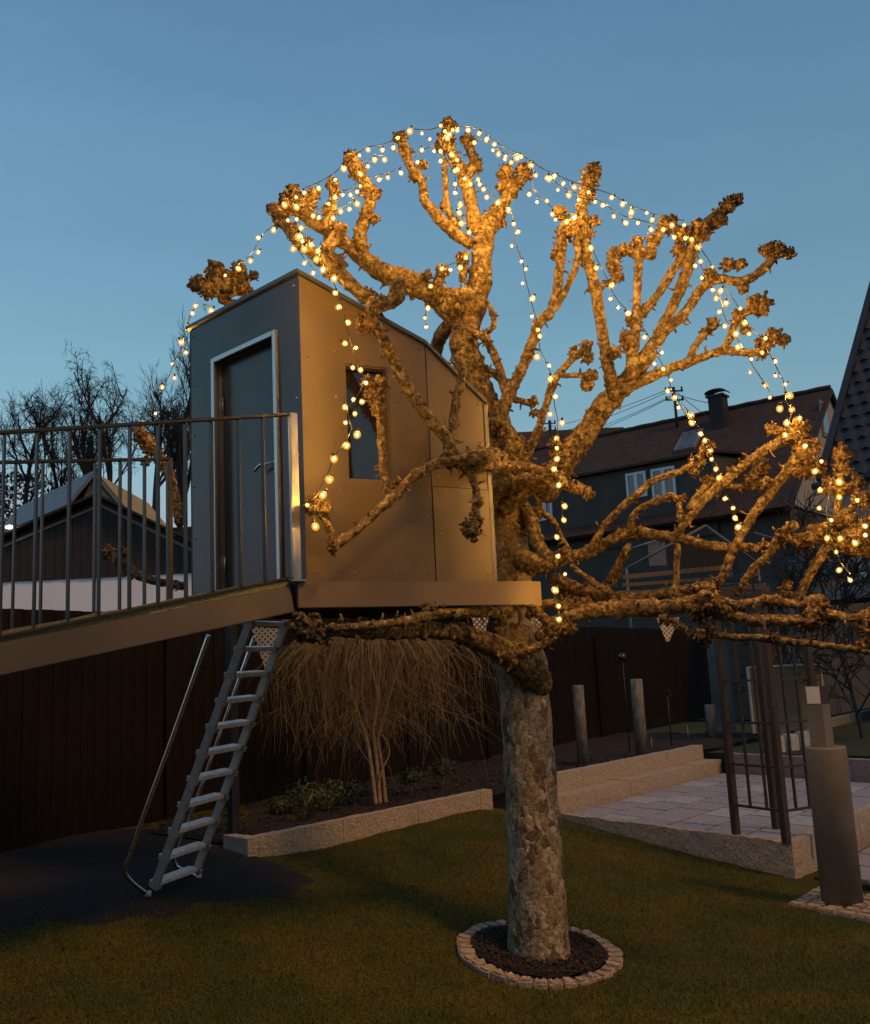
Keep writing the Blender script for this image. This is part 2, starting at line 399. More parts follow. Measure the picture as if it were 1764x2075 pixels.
t.links.new(tr.outputs[0], mxs.inputs[1]); t.links.new(e.outputs[0], mxs.inputs[2]); t.links.new(mxs.outputs[0], t.nodes['Material Output'].inputs[0])
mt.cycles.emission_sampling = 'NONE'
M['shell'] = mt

# lawn material: moss and short grass
def lawn_mat():
    mt, t, b = mat_new('lawn'); b.inputs['Roughness'].default_value = .95; b.inputs['Specular IOR Level'].default_value = .15
    tcn = t.nodes.new('ShaderNodeTexCoord')
    n1 = t.nodes.new('ShaderNodeTexNoise'); n1.inputs['Scale'].default_value = 1.6; n1.inputs['Detail'].default_value = 6
    n2 = t.nodes.new('ShaderNodeTexNoise'); n2.inputs['Scale'].default_value = 70; n2.inputs['Detail'].default_value = 6
    t.links.new(tcn.outputs['Object'], n1.inputs['Vector']); t.links.new(tcn.outputs['Object'], n2.inputs['Vector'])
    r1 = t.nodes.new('ShaderNodeValToRGB'); r1.color_ramp.elements[0].position = .38; r1.color_ramp.elements[1].position = .66
    r1.color_ramp.elements[0].color = (.055, .070, .010, 1); r1.color_ramp.elements[1].color = (.120, .095, .016, 1)
    t.links.new(n1.outputs['Fac'], r1.inputs[0])
    r2 = t.nodes.new('ShaderNodeValToRGB'); r2.color_ramp.elements[0].position = .35; r2.color_ramp.elements[1].position = .68
    r2.color_ramp.elements[0].color = (.35, .35, .3, 1); r2.color_ramp.elements[1].color = (1.5, 1.45, 1.3, 1)
    t.links.new(n2.outputs['Fac'], r2.inputs[0])
    mx = t.nodes.new('ShaderNodeMix'); mx.data_type = 'RGBA'; mx.blend_type = 'MULTIPLY'; mx.inputs['Factor'].default_value = 1
    t.links.new(r1.outputs[0], mx.inputs['A']); t.links.new(r2.outputs[0], mx.inputs['B']); t.links.new(mx.outputs['Result'], b.inputs['Base Color'])
    bp = t.nodes.new('ShaderNodeBump'); bp.inputs['Strength'].default_value = .9; bp.inputs['Distance'].default_value = .03
    t.links.new(n2.outputs['Fac'], bp.inputs['Height']); t.links.new(bp.outputs[0], b.inputs['Normal'])
    return mt
M['lawn'] = lawn_mat()
M['grass'] = mat('grass blade', (.125, .110, .018), (.06, .075, .010), rough=.8, scale=3, coord='Object')

# ================================================================== ground
U = Vector((.68, .733, 0)).normalized()          # run of the fence, the bed and the terrace steps
V = Vector((.733, -.68, 0)).normalized()
ZT = .29                                          # terrace level
TL = PZ(1137, 1652, ZT); TR = PZ(1606, 1712, ZT)
KL_t = PZ(527, 1695, .665); KR_t = PZ(1010, 1597, .665)
KL = Vector((KL_t.x, KL_t.y, 0)); KDIR = Vector((KR_t.x-KL_t.x, KR_t.y-KL_t.y, 0)).normalized()

GC = [(0, 0, -.02), (-3, 0, .12), (3, 0, -.05), (.68, 6.4, 0), (0, 5, 0), (1.6, 5.6, -.01), (TR.x, TR.y, 0), (3.2, 6.4, 0), (TL.x, TL.y-.1, .25),
      (KL.x, KL.y, .50), (KR_t.x, KR_t.y, .45), (-2.0, 6.6, .53), (-3.2, 8.0, .58), (-3, 4.5, .28), (-1.2, 5.4, .18), (-.2, 7.6, .26), (1.9, 8.4, .09), (5, 4, 0), (-5, 6, .5), (-1.2,3.5,.05), (.3,9.2,.40)]
_gp = np.array([(a, b) for a, b, c in GC], float); _gz = np.array([c for a, b, c in GC], float)
def _phi(r): return np.sqrt(r*r+.6)
_K = _phi(np.linalg.norm(_gp[:, None]-_gp[None], axis=2))
_A = np.block([[_K+np.eye(len(_gp))*.001, np.ones((len(_gp), 1)), _gp], [np.ones((1, len(_gp))), np.zeros((1, 3))], [_gp.T, np.zeros((2, 3))]])
_w = np.linalg.solve(_A, np.concatenate([_gz, [0, 0, 0]]))
def gz(x, y):
    q = np.stack([np.asarray(x, float), np.asarray(y, float)], -1)
    r = np.linalg.norm(q[..., None, :]-_gp, axis=-1)
    z = _phi(r) @ _w[:len(_gp)] + _w[-3] + q @ _w[-2:]
    return np.clip(z, -.1, .62)
def gz1(x, y): return float(gz(np.array([x]), np.array([y]))[0])

def grid_sheet(name, x0, x1, y0, y1, nx, ny, zf, matn):
    xs = np.linspace(x0, x1, nx); ys = np.linspace(y0, y1, ny)
    X, Y = np.meshgrid(xs, ys); Z = zf(X, Y)
    v = np.stack([X, Y, Z], -1).reshape(-1, 3)
    i = np.arange(nx-1)[None]+np.arange(ny-1)[:, None]*nx; i = i.ravel()
    f = np.stack([i, i+1, i+nx+1, i+nx], 1)
    o = link(name, np_mesh(name, v, f), matn, smooth=True); o['kind'] = 'structure'
    return o
def lawn_z(X, Y):
    d = np.abs(X*0)
    n = .012*np.sin(X*3.1+Y*1.7)*np.sin(Y*2.3-X) + .006*np.sin(X*9.3)*np.sin(Y*8.1+X*2)
    return gz(X, Y) + n
grid_sheet('lawn', -9, 9, -3, 14, 150, 150, lawn_z, M['lawn'])
# wider ground carrying everything behind the garden
bm = bmesh.new()
q = 900
for sx, sy, ex, ey, z in ((-q, -q, q, q, -.35),):
    vsx = [bm.verts.new(p) for p in ((sx, sy, z), (ex, sy, z), (ex, ey, z), (sx, ey, z))]; bm.faces.new(vsx)
o = link('ground', mesh_from(bm, 'ground'), M['farlawn']); o['kind'] = 'structure'

# far lawn behind the terrace
ZF = .55
TFAR = 4.15                                          # terrace depth along U
bm = bmesh.new()
a = Vector((TL.x, TL.y, 0)) + U*(TFAR+.16) + V*-.6
for p in ():
    pass
pts = [a+V*-.2, a+V*16, a+V*16+U*14, a-V*.2+U*14]
prism(bm, [Vector((p.x, p.y, ZF)) for p in pts], (0, 0, -1.0))
o = link('far_lawn', mesh_from(bm, 'far_lawn'), M['farlawn']); o['kind'] = 'structure'

# dark ground sheet below the ladder, softened along its lower edge
def sheet_poly(name, poly, dz, matn, n=40, noise_amp=.02, sink=()):
    bm = bmesh.new()
    xs = [p[0] for p in poly]; ys = [p[1] for p in poly]
    vsx = [bm.verts.new((p[0], p[1], 0)) for p in poly]; bm.faces.new(vsx)
    for k in range(n):
        for (lo, hi, nor, i) in ((min(xs), max(xs), (1, 0, 0), 0), (min(ys), max(ys), (0, 1, 0), 1)):
            t_ = lo+(hi-lo)*(k+.5)/n
            co = (t_, 0, 0) if i == 0 else (0, t_, 0)
            bmesh.ops.bisect_plane(bm, geom=bm.verts[:]+bm.edges[:]+bm.faces[:], plane_co=co, plane_no=nor)
    for v in bm.verts:
        v.co.z = gz1(v.co.x, v.co.y) + .012*math.sin(v.co.x*3.1+v.co.y*1.7)*math.sin(v.co.y*2.3-v.co.x) + dz + noise.noise(Vector((v.co.x*4, v.co.y*4, 0)))*noise_amp
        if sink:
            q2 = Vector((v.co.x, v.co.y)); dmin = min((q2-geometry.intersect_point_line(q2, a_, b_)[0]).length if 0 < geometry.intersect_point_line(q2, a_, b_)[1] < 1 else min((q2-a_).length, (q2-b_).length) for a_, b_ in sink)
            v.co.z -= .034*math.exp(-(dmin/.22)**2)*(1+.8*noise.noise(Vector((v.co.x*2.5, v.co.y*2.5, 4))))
    o = link(name, mesh_from(bm, name), matn, smooth=True); o['kind'] = 'structure'
    return o
def ground_hit(x, y):
    z = .2
    for _ in range(30):
        p = PZ(x, y, z); z = .5*z+.5*gz1(p.x, p.y)
    p = PZ(x, y, z); return p
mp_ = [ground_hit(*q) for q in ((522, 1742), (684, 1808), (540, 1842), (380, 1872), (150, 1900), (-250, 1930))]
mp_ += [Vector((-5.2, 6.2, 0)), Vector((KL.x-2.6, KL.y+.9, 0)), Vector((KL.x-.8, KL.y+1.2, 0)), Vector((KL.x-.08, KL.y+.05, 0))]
sheet_poly('dark_ground', [(p.x, p.y) for p in mp_], .014, M['darkground'], n=64, noise_amp=.006, sink=[(Vector((mp_[i].x, mp_[i].y)), Vector((mp_[i+1].x, mp_[i+1].y))) for i in range(1, 5)])

# ------------------------------------------------------------------ planting bed and its granite edging
BEDZ = .60
bm = bmesh.new()
b0 = KL + KDIR*-.15 + Vector((-KDIR.y, KDIR.x, 0))*.10
nb = Vector((-KDIR.y, KDIR.x, 0))
n_ = 46
rows = []
for i in range(n_+1):
    row = []
    for j in range(13):
        p = KL + KDIR*(-.02+i*11.5/n_) + nb*(.10+j*.42)
        row.append(bm.verts.new((p.x, p.y, BEDZ + .05*noise.noise(Vector((p.x*3, p.y*3, 1))) + .02*noise.noise(Vector((p.x*11, p.y*11, 1))))))
    rows.append(row)
for i in range(n_):
    for j in range(12):
        bm.faces.new((rows[i][j], rows[i+1][j], rows[i+1][j+1], rows[i][j+1]))
for i in range(n_):
    lo1 = bm.verts.new(rows[i][0].co + Vector((0, 0, -.5))); lo2 = bm.verts.new(rows[i+1][0].co + Vector((0, 0, -.5)))
    bm.faces.new((rows[i][0], rows[i+1][0], lo2, lo1))
o = link('bed_soil', mesh_from(bm, 'bed_soil'), M['soil'], smooth=True); o['kind'] = 'structure'

def rough_block(name, a, b, w, z0, z1, side, mat_, parent, rough=.006, seg=.06):
    """stone between a and b (plan), w wide towards side, from z0 to z1, faces roughened"""
    bm = bmesh.new(); L = (b-a).length; d = (b-a).normalized()
    nx = max(2, int(L/seg)); ny = max(2, int(w/seg)); nzz = max(2, int((z1-z0)/seg))
    bmesh.ops.create_cube(bm, size=1)
    bmesh.ops.subdivide_edges(bm, edges=[e for e in bm.edges if abs((e.verts[0].co-e.verts[1].co).x) > .5], cuts=nx, use_grid_fill=True)
    bmesh.ops.subdivide_edges(bm, edges=[e for e in bm.edges if abs((e.verts[0].co-e.verts[1].co).z) > .5], cuts=nzz, use_grid_fill=True)
    R = Matrix((d, side, Vector((0, 0, 1)))).transposed()
    for v in bm.verts:
        c = v.co
        p = a + d*((c.x+.5)*L) + side*((c.y+.5)*w) + Vector((0, 0, z0+(c.z+.5)*(z1-z0)))
        nn = noise.noise_vector(p*9)*rough + noise.noise_vector(p*26)*rough*.7
        v.co = p+nn
    bmesh.ops.recalc_face_normals(bm, faces=bm.faces)
    return link(name, mesh_from(bm, name), mat_, parent)

kt = thing('stone_kerb', 'long rough granite edging along the front of the planting bed', 'kerb', (KL.x, KL.y, gz1(KL.x, KL.y)))
KW = .11; kl = 0; KTOT = 3.05
while kl < KTOT-.05:
    L = min(random.uniform(.85, 1.05), KTOT-kl)
    a = KL + KDIR*kl; b = KL + KDIR*(kl+L-.006)
    zz = min(gz1(a.x, a.y), gz1(b.x, b.y))-.15
    rough_block('kerb_stone', a, b, KW, zz, .665+random.uniform(-.004, .004), nb, M['granite'], kt)
    kl += L
# short return at the left end, going back
ra = PZ(476, 1688, .665); ra = Vector((ra.x, ra.y, 0)); rd = (ra-KL)
if rd.length > .9: rd = rd.normalized()*.9
rough_block('kerb_stone', KL + rd*.999, KL + rd.normalized()*.004, KW, .2, .662, Vector((-rd.normalized().y, rd.normalized().x, 0)), M['granite'], kt)

# two-step granite wall between bed and terrace
st = thing('granite_steps', 'two tiers of rough granite blocks between bed and paved terrace', 'retaining wall', (TL.x, TL.y, ZT))
TLf = Vector((TL.x, TL.y, 0))
UB = Vector((KDIR.x, KDIR.y, 0)); NB = Vector((-UB.y, UB.x, 0))
kend = KL + KDIR*KTOT
for tier in (0, 1):
    s0 = TLf + UB*-.05 + NB*(0.012 if tier == 0 else .27)
    tot = 4.25; l = 0
    while l < tot-.1:
        L = min(random.uniform(.8, 1.1), tot-l)
        rough_block('granite_block', s0+UB*l, s0+UB*(l+L-.006), .25 if tier == 0 else .16, .1, (.475 if tier == 0 else .668)+random.uniform(-.004, .004), NB, M['granite'], st)
        l += L

# ------------------------------------------------------------------ terrace with its slabs
TRf = Vector((TR.x, TR.y, 0)); FE = (TRf-TLf).normalized(); FL = (TRf-TLf).length
UT = Vector((-FE.y, FE.x, 0))
UT = UB.copy()                                        # slabs run with the steps
sideF0 = Vector((-FE.y, FE.x, 0))
bm = bmesh.new()
prism(bm, [Vector((p.x, p.y, ZT-.03)) for p in (TLf+sideF0*.06-FE*-.06, TRf+sideF0*.06-FE*.06, TRf+UT*TFAR-FE*.06, TLf+UT*TFAR+FE*.06)], (0, 0, -.5))
terr = link('terrace', mesh_from(bm, 'terrace'), M['mortar']); terr['kind'] = 'structure'
SL = .46
SU = SL*1.12
_slabc = {}
def slab_mesh(du, dv, k):
    key = (round(du, 2), round(dv, 2), k)
    if key in _slabc: return _slabc[key]
    bm = bmesh.new(); g = .034
    pts = [FE*g*.5+UT*g*.5, FE*(dv-g*.5)+UT*g*.5, FE*(dv-g*.5)+UT*(du-g*.5), FE*g*.5+UT*(du-g*.5)]
    prism(bm, pts, (0, 0, -.04))
    top = [e for e in bm.edges if all(abs(v.co.z) < 1e-5 for v in e.verts)]
    bmesh.ops.bevel(bm, geom=top, offset=.004, segments=1, affect='EDGES')
    me = mesh_from(bm, 'paving_slab'); me.materials.append(M['pavera' if k else 'paverb']); _slabc[key] = me
    return me
def put_slabs(parent, org, a0, a1, b0, b1, z):
    j = 0; a = a0
    while a < a1-.06:
        dv = min(SL, a1-a); b = b0-(SU*.5 if j % 2 else 0)
        while b < b1-.06:
            bs = max(b, b0); be = min(b+SU, b1)
            if be-bs > .06:
                p = org+FE*a+UT*bs
                o = bpy.data.objects.new('paving_slab', slab_mesh(be-bs, dv, random.random() < .6)); COL.objects.link(o)
                o.parent = parent; o.location = (p.x, p.y, z+random.uniform(-.002, .002)); o.rotation_euler = (random.uniform(-.003, .003), random.uniform(-.003, .003), 0)
            b += SU
        a += SL; j += 1
put_slabs(terr, TLf, .02, FL-.115, .128, TFAR-.01, ZT+.006)
# front edging of the terrace: rough stones
fe = thing('terrace_edging', 'rough granite front edge of the paved terrace above the grass', 'edging', (TR.x, TR.y, 0))
sideF = Vector((-FE.y, FE.x, 0))
l = 0
while l < FL-.05:
    L = min(random.uniform(.7, 1.0), FL-l)
    a = TLf+FE*l; b = TLf+FE*(l+L-.005)
    rough_block('edge_stone', a, b, .12, min(gz1(a.x, a.y), gz1(b.x, b.y))-.2, ZT+.014, sideF, M['granite'], fe, rough=.012, seg=.045)
    l += L
for k in range(4):
    a = TRf + UT*(.005+k*.9); b = TRf + UT*(.895+k*.9)
    rough_block('edge_stone', a, b, .10, -.15, ZT+.012, Vector((-UT.y, UT.x, 0)), M['granite'], fe, rough=.006)
# lower paving to the right of the terrace
bm = bmesh.new()
lowo = TRf + FE*.02 - UT*.4
prism(bm, [Vector((p.x, p.y, .02)) for p in (lowo+UT*.55+FE*.1, lowo+FE*3.5+UT*.55, lowo+FE*3.5+UT*4.9, lowo+UT*4.9+FE*.1)], (0, 0, -.3))
low = link('side_path', mesh_from(bm, 'side_path'), M['mortar']); low['kind'] = 'structure'
put_slabs(low, lowo, .12, 3.4, .6, 4.8, .045)
# far kerb of the terrace
fk = thing('low_stone_kerb', 'low reddish stone kerb at the back of the paved terrace', 'kerb', tuple(TLf+UT*TFAR))
for k in range(7):
    a = TLf+UT*(TFAR+.01)+FE*(k*.95+.1); b = a+FE*.944
    rough_block('kerb_stone', a, b, .14, .1, .56, sideF, M['farkerb'], fk)

# ------------------------------------------------------------------ tree ring
RC = ground_hit(1094, 1938)
RING = Vector((RC.x, RC.y, 0)); RIN, ROUT = .435, .53
rt = thing('stone_ring', 'circle of small pale setts round the foot of the pollarded tree', 'edging ring', (RC.x, RC.y, gz1(RC.x, RC.y)))
NS = 36
for k in range(NS):
    a0 = 2*PI*k/NS+.008; a1 = 2*PI*(k+1)/NS-.008
    bm = bmesh.new(); pts = []
    ri, ro = RIN+random.uniform(-.008, .008), ROUT+random.uniform(-.008, .008)
    for (r, an) in ((ri, a0), (ro, a0), (ro, (a0+a1)/2), (ro, a1), (ri, a1), (ri, (a0+a1)/2)):
        x, y = RING.x+r*math.cos(an), RING.y+r*math.sin(an)
        pts.append(Vector((x, y, gz1(x, y)+.035+random.uniform(-.006, .006))))
    prism(bm, pts, (0, 0, -.12))
    zt = max(v.co.z for v in bm.verts)-.05
    bmesh.ops.bevel(bm, geom=[e for e in bm.edges if all(v.co.z > zt-.02 for v in e.verts)], offset=.012, segments=2, affect='EDGES')
    link('sett', mesh_from(bm, 'sett'), M['ringstone'], rt, smooth=False)
bm = bmesh.new()
c0 = bm.verts.new((RING.x, RING.y, gz1(RING.x, RING.y)+.05)); prev = None
ringsv = []
for r in (.13, .22, .33, .437):
    ringsv.append([bm.verts.new((RING.x+r*math.cos(2*PI*k/40), RING.y+r*math.sin(2*PI*k/40), gz1(RING.x+r*math.cos(2*PI*k/40), RING.y+r*math.sin(2*PI*k/40))+.028+.02*random.random())) for k in range(40)])
for k in range(40):
    bm.faces.new((c0, ringsv[0][k], ringsv[0][(k+1) % 40]))
    for i in range(3):
        bm.faces.new((ringsv[i][k], ringsv[i+1][k], ringsv[i+1][(k+1) % 40], ringsv[i][(k+1) % 40]))
o = link('ring_soil', mesh_from(bm, 'ring_soil'), M['darkground'], smooth=True); o['kind'] = 'structure'

# ------------------------------------------------------------------ grass blades
def in_poly(x, y, poly):
    c = np.zeros(x.shape, bool); j = len(poly)-1
    for i in range(len(poly)):
        xi, yi = poly[i]; xj, yj = poly[j]
        cond = ((yi > y) != (yj > y)) & (x < (xj-xi)*(y-yi)/(yj-yi+1e-12)+xi)
        c ^= cond; j = i
    return c
NG = 150000
gx = np.random.uniform(-3.6, 4.4, NG*2); gy = 3.2+6.8*np.random.uniform(0, 1, NG*2)**1.25
bad = in_poly(gx, gy, [(p.x, p.y) for p in mp_])
def segd(px, py, a, b):
    dx, dy = b.x-a.x, b.y-a.y; t = np.clip(((px-a.x)*dx+(py-a.y)*dy)/(dx*dx+dy*dy), 0, 1)
    return np.hypot(px-a.x-t*dx, py-a.y-t*dy)
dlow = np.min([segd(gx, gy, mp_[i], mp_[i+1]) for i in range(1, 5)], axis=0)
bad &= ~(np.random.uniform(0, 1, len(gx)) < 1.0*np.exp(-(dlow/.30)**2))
bad |= np.hypot(gx-RING.x, gy-RING.y) < ROUT+.01
side_k = (gx-KL.x)*(-KDIR.y)+(gy-KL.y)*KDIR.x
bad |= side_k > -.02
sf = (gx-TLf.x)*sideF.x+(gy-TLf.y)*sideF.y
bad |= (sf > -.015)
bad |= (gx > 2.55) & (gy > 6.6) & (gx > TR.x-.25)
gx, gy = gx[~bad][:NG], gy[~bad][:NG]
n = len(gx)
gzv = lawn_z(gx, gy)
ang = np.random.uniform(0, 2*PI, n); h = np.random.uniform(.012, .034, n); w = np.random.uniform(.0015, .003, n)*1.3
lean = np.random.uniform(-.018, .018, (n, 2))
v = np.zeros((n, 3, 3))
v[:, 0] = np.stack([gx-np.cos(ang)*w, gy-np.sin(ang)*w, gzv-.003], 1)
v[:, 1] = np.stack([gx+np.cos(ang)*w, gy+np.sin(ang)*w, gzv-.003], 1)
v[:, 2] = np.stack([gx+lean[:, 0], gy+lean[:, 1], gzv+h], 1)
go = link('grass', np_mesh('grass', v.reshape(-1, 3), np.arange(n*3).reshape(-1, 3)), M['grass']); go['kind'] = 'stuff'

# loose chips and litter on the soil
def litter(name, pts, smin, smax, matn, seed):
    rs = np.random.RandomState(seed); Vv, Ff = [], []
    for (x, y, z) in pts:
        d1_ = rs.normal(size=3)*np.array([1, 1, .35]); d1_ /= np.linalg.norm(d1_); d2_ = np.cross(d1_, np.array([0, 0, 1.0])+rs.normal(size=3)*.3); d2_ /= np.linalg.norm(d2_)
        d3_ = np.cross(d1_, d2_); sz = rs.uniform(smin, smax); a, b, c_ = d1_*sz, d2_*sz*rs.uniform(.3, .7), d3_*sz*.25; o_ = np.array([x, y, z]); k = len(Vv)
        Vv += [o_-a, o_+b, o_+a, o_-b, o_+c_, o_-c_]
        for q4 in ((0, 1, 4), (1, 2, 4), (2, 3, 4), (3, 0, 4), (1, 0, 5), (2, 1, 5), (3, 2, 5), (0, 3, 5)): Ff.append((k+q4[0], k+q4[1], k+q4[2]))
    o = link(name, np_mesh(name, Vv, Ff), matn); o['kind'] = 'stuff'; return o
rl = random.Random(3)
pl_ = []
for k in range(1100):
    a, r_ = rl.uniform(0, 2*PI), math.sqrt(rl.uniform(.10, 1))*.425
    pl_.append((RING.x+r_*math.cos(a), RING.y+r_*math.sin(a), gz1(RING.x+r_*math.cos(a), RING.y+r_*math.sin(a))+.046+rl.uniform(0, .012)))
litter('bark_chips', pl_, .008, .022, M['chip'], 1)
pl_ = []
for k in range(2600):
    t_ = rl.uniform(0, 6.5); j_ = rl.uniform(.12, 2.4); p = KL+KDIR*t_+nb*j_
    pl_.append((p.x, p.y, BEDZ+.05*noise.noise(Vector((p.x*3, p.y*3, 1)))+rl.uniform(0, .03)))
litter('bed_litter', pl_, .012, .038, M['clod'], 2)

# ================================================================== tree house
def colr(x, y): return P(x, y, 1.0).x
def on_line(o, d, x, y):
    """distance along plan line o + t*d at which it passes the sight line of column (x, y)"""
    r = colr(x, y)
    return (r*o.y-o.x)/(d.x-r*d.y)
DA = 5.5
A0 = P(622, 1181, DA); ZD = A0.z; A = Vector((A0.x, A0.y, 0))
W1 = Vector((.903, .43, 0)).normalized(); N1 = Vector((W1.y, -W1.x, 0))
NF = Vector((-.716, .70, 0)).normalized(); NO = Vector((-NF.y, NF.x, 0))        # NO: out of the door front
if NO.y > 0: NO = -NO
ZR = P(605, 548, DA).z
LB = on_line(A, NF, 387, 1000); Bp = A+NF*LB
LC = on_line(A, W1, 876, 1000); Cp = A+W1*LC
W2 = (Matrix.Rotation(math.radians(7), 3, 'Z') @ W1)
LD = on_line(Cp, W2, 998, 1100); Dp = Cp+W2*LD
N2 = Vector((W2.y, -W2.x, 0))
ZC = P(866, 690, Cp.y).z; ZDD = P(988, 808, Dp.y).z
Z0 = ZD+.004
def wall_panel(bm, o, d, nrm, cols, zrows, holes, topf, th=.018, mi=0):
    """panel in plane (o, d, z) with rectangular openings; zrows[-1] replaced by topf(s)"""
    ns, nz = len(cols), len(zrows)
    def pt(i, j, k):
        s = cols[i]; z = topf(s) if j == nz-1 else zrows[j]
        return o + d*s + Vector((0, 0, z)) - nrm*(th*k)
    g = {}
    for i in range(ns):
        for j in range(nz):
            for k in (0, 1): g[i, j, k] = bm.verts.new(pt(i, j, k))
    solid = lambda i, j: 0 <= i < ns-1 and 0 <= j < nz-1 and (i, j) not in holes
    for i in range(ns-1):
        for j in range(nz-1):
            if not solid(i, j): continue
            bm.faces.new((g[i, j, 0], g[i+1, j, 0], g[i+1, j+1, 0], g[i, j+1, 0]))
            bm.faces.new((g[i, j, 1], g[i, j+1, 1], g[i+1, j+1, 1], g[i+1, j, 1]))
            if not solid(i-1, j): bm.faces.new((g[i, j, 0], g[i, j+1, 0], g[i, j+1, 1], g[i, j, 1]))
            if not solid(i+1, j): bm.faces.new((g[i+1, j, 0], g[i+1, j, 1], g[i+1, j+1, 1], g[i+1, j+1, 0]))
            if not solid(i, j-1): bm.faces.new((g[i, j, 0], g[i, j, 1], g[i+1, j, 1], g[i+1, j, 0]))
            if not solid(i, j+1): bm.faces.new((g[i, j+1, 0], g[i+1, j+1, 0], g[i+1, j+1, 1], g[i, j+1, 1]))
    bmesh.ops.recalc_face_normals(bm, faces=bm.faces)
th = thing('tree_house', 'angular grey metal-clad tree house with sloping roof and aluminium framed door', 'tree house', (A.x, A.y, ZD))
topW1 = lambda s: ZR + (ZC-ZR)*(s/LC) - .03
# side wall 1 with window opening
ws1 = on_line(A, W1, 701, 850); ws2 = on_line(A, W1, 791, 850)
wz1 = P(705, 973, (A+W1*ws1).y).z; wz2 = P(699, 736, (A+W1*ws1).y).z
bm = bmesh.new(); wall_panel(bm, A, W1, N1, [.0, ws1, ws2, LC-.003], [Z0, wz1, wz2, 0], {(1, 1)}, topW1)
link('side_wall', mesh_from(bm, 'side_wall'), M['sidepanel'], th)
# side wall 2: two sheets
top2 = lambda s: ZC + (ZDD-ZC)*(s/LD) - .03
zs = P(885, 985, Cp.y).z
bm = bmesh.new(); wall_panel(bm, Cp+W2*.003, W2, N2, [0, LD], [zs+.004, 0], set(), top2)
link('side_wall', mesh_from(bm, 'side_wall'), M['sidepanel'], th)
bm = bmesh.new(); wall_panel(bm, Cp+W2*.003+N2*.004, W2, N2, [0, LD], [Z0, 0], set(), lambda s: zs)
link('side_wall', mesh_from(bm, 'side_wall'), M['sidepanel'], th)
# corner angle strips
bm = bmesh.new(); beam(bm, Dp+W2*.006+Vector((0, 0, Z0)), Dp+W2*.006+Vector((0, 0, ZDD-.03)), .03, .012, up=N2)
link('corner_strip', mesh_from(bm, 'corner_strip'), M['roofedge'], th)
# door front
ds1 = on_line(A, NF, 556, 690); ds2 = on_line(A, NF, 438, 740)
zdt = P(553, 682, (A+NF*ds1).y).z
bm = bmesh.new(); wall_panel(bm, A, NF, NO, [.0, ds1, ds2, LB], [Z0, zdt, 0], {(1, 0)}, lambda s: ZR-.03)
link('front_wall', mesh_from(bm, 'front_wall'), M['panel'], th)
# back walls (closing the shell)
E_ = Dp+NF*LB; 
bm = bmesh.new()
prism(bm, [Dp+Vector((0, 0, Z0)), E_+Vector((0, 0, Z0)), E_+Vector((0, 0, ZDD-.03)), Dp+Vector((0, 0, ZDD-.03))], W2*-.018)
link('back_wall', mesh_from(bm, 'back_wall'), M['sidepanel'], th)
Cq = Cp+NF*LB
bm = bmesh.new()
prism(bm, [Bp+Vector((0, 0, Z0)), Cq+Vector((0, 0, Z0)), E_+Vector((0, 0, Z0)), E_+Vector((0, 0, ZDD-.03)), Cq+Vector((0, 0, ZC-.03)), Bp+Vector((0, 0, ZR-.03))], NF*-.018)
link('side_wall', mesh_from(bm, 'side_wall'), M['sidepanel'], th)
# roof sheet, folded at C
ov = .016
prof = [A-W1*ov, Cp, Dp+W2*ov]
zt = [ZR+(ZR-ZC)/LC*ov, ZC, ZDD-(ZC-ZDD)/LD*ov]
offn = N1*ov
pts = [Vector((p.x, p.y, z)) for p, z in zip(prof, zt)] + [Vector((p.x, p.y, z-.024)) for p, z in list(zip(prof, zt))[::-1]]
bm = bmesh.new(); prism(bm, [p+offn for p in pts], NF*(LB+ov*2)+N1*-ov*0)
link('roof', mesh_from(bm, 'roof'), M['roofedge'], th)
# door, frame, handle, hinges
fw = .034
fr = lambda s, z, o: A+NF*s+Vector((0, 0, z))+NO*o
bm = bmesh.new()
def profile(bm, a, b, w, dep, out):
    beam(bm, a, b, w, dep, up=NO)
link_part = []
for (s, nm) in ((ds1-fw*.5, 'frame_jamb'), (ds2+fw*.5, 'frame_jamb')):
    bm = bmesh.new(); beam(bm, fr(s, Z0, -.03), fr(s, zdt+fw, -.03), fw, .10, up=NO)
    bmesh.ops.bevel(bm, geom=bm.edges[:], offset=.003, segments=1, affect='EDGES')
    link(nm, mesh_from(bm, nm), M['alu'], th)
bm = bmesh.new(); beam(bm, fr(ds1+.001, zdt+fw*.5, -.028), fr(ds2-.001, zdt+fw*.5, -.028), fw, .10, up=NO)
bmesh.ops.bevel(bm, geom=bm.edges[:], offset=.003, segments=1, affect='EDGES')
link('frame_head', mesh_from(bm, 'frame_head'), M['alu'], th)
bm = bmesh.new(); box(bm, fr((ds1+ds2)/2, (Z0+zdt)/2+.004, -.065), (ds2-ds1-.008, .03, zdt-Z0-.012), frame_rot(NF))
bmesh.ops.bevel(bm, geom=bm.edges[:], offset=.002, segments=1, affect='EDGES')
door = link('door', mesh_from(bm, 'door'), M['panel'], th)
hs = on_line(A, NF, 546, 938); hz = P(546, 938, (A+NF*hs).y).z
bm = bmesh.new()
b_ = fr(hs, hz, -.05)
tube(bm, [b_+NO*-.006, b_+NO*.006], .026, 16); tube(bm, [b_, b_+NO*.045], .010, 10)
hp = [b_+NO*.045, b_+NO*.050+NF*.03, b_+NO*.052+NF*.08+Vector((0, 0, .004)), b_+NO*.05+NF*.12+Vector((0, 0, -.004)), b_+NO*.045+NF*.155+Vector((0, 0, -.022))]
pp, rr_ = resample(hp, [.0085, .009, .0095, .0095, .008], .012); tube(bm, pp, rr_, 10)
link('handle', mesh_from(bm, 'handle'), M['chrome'], door)
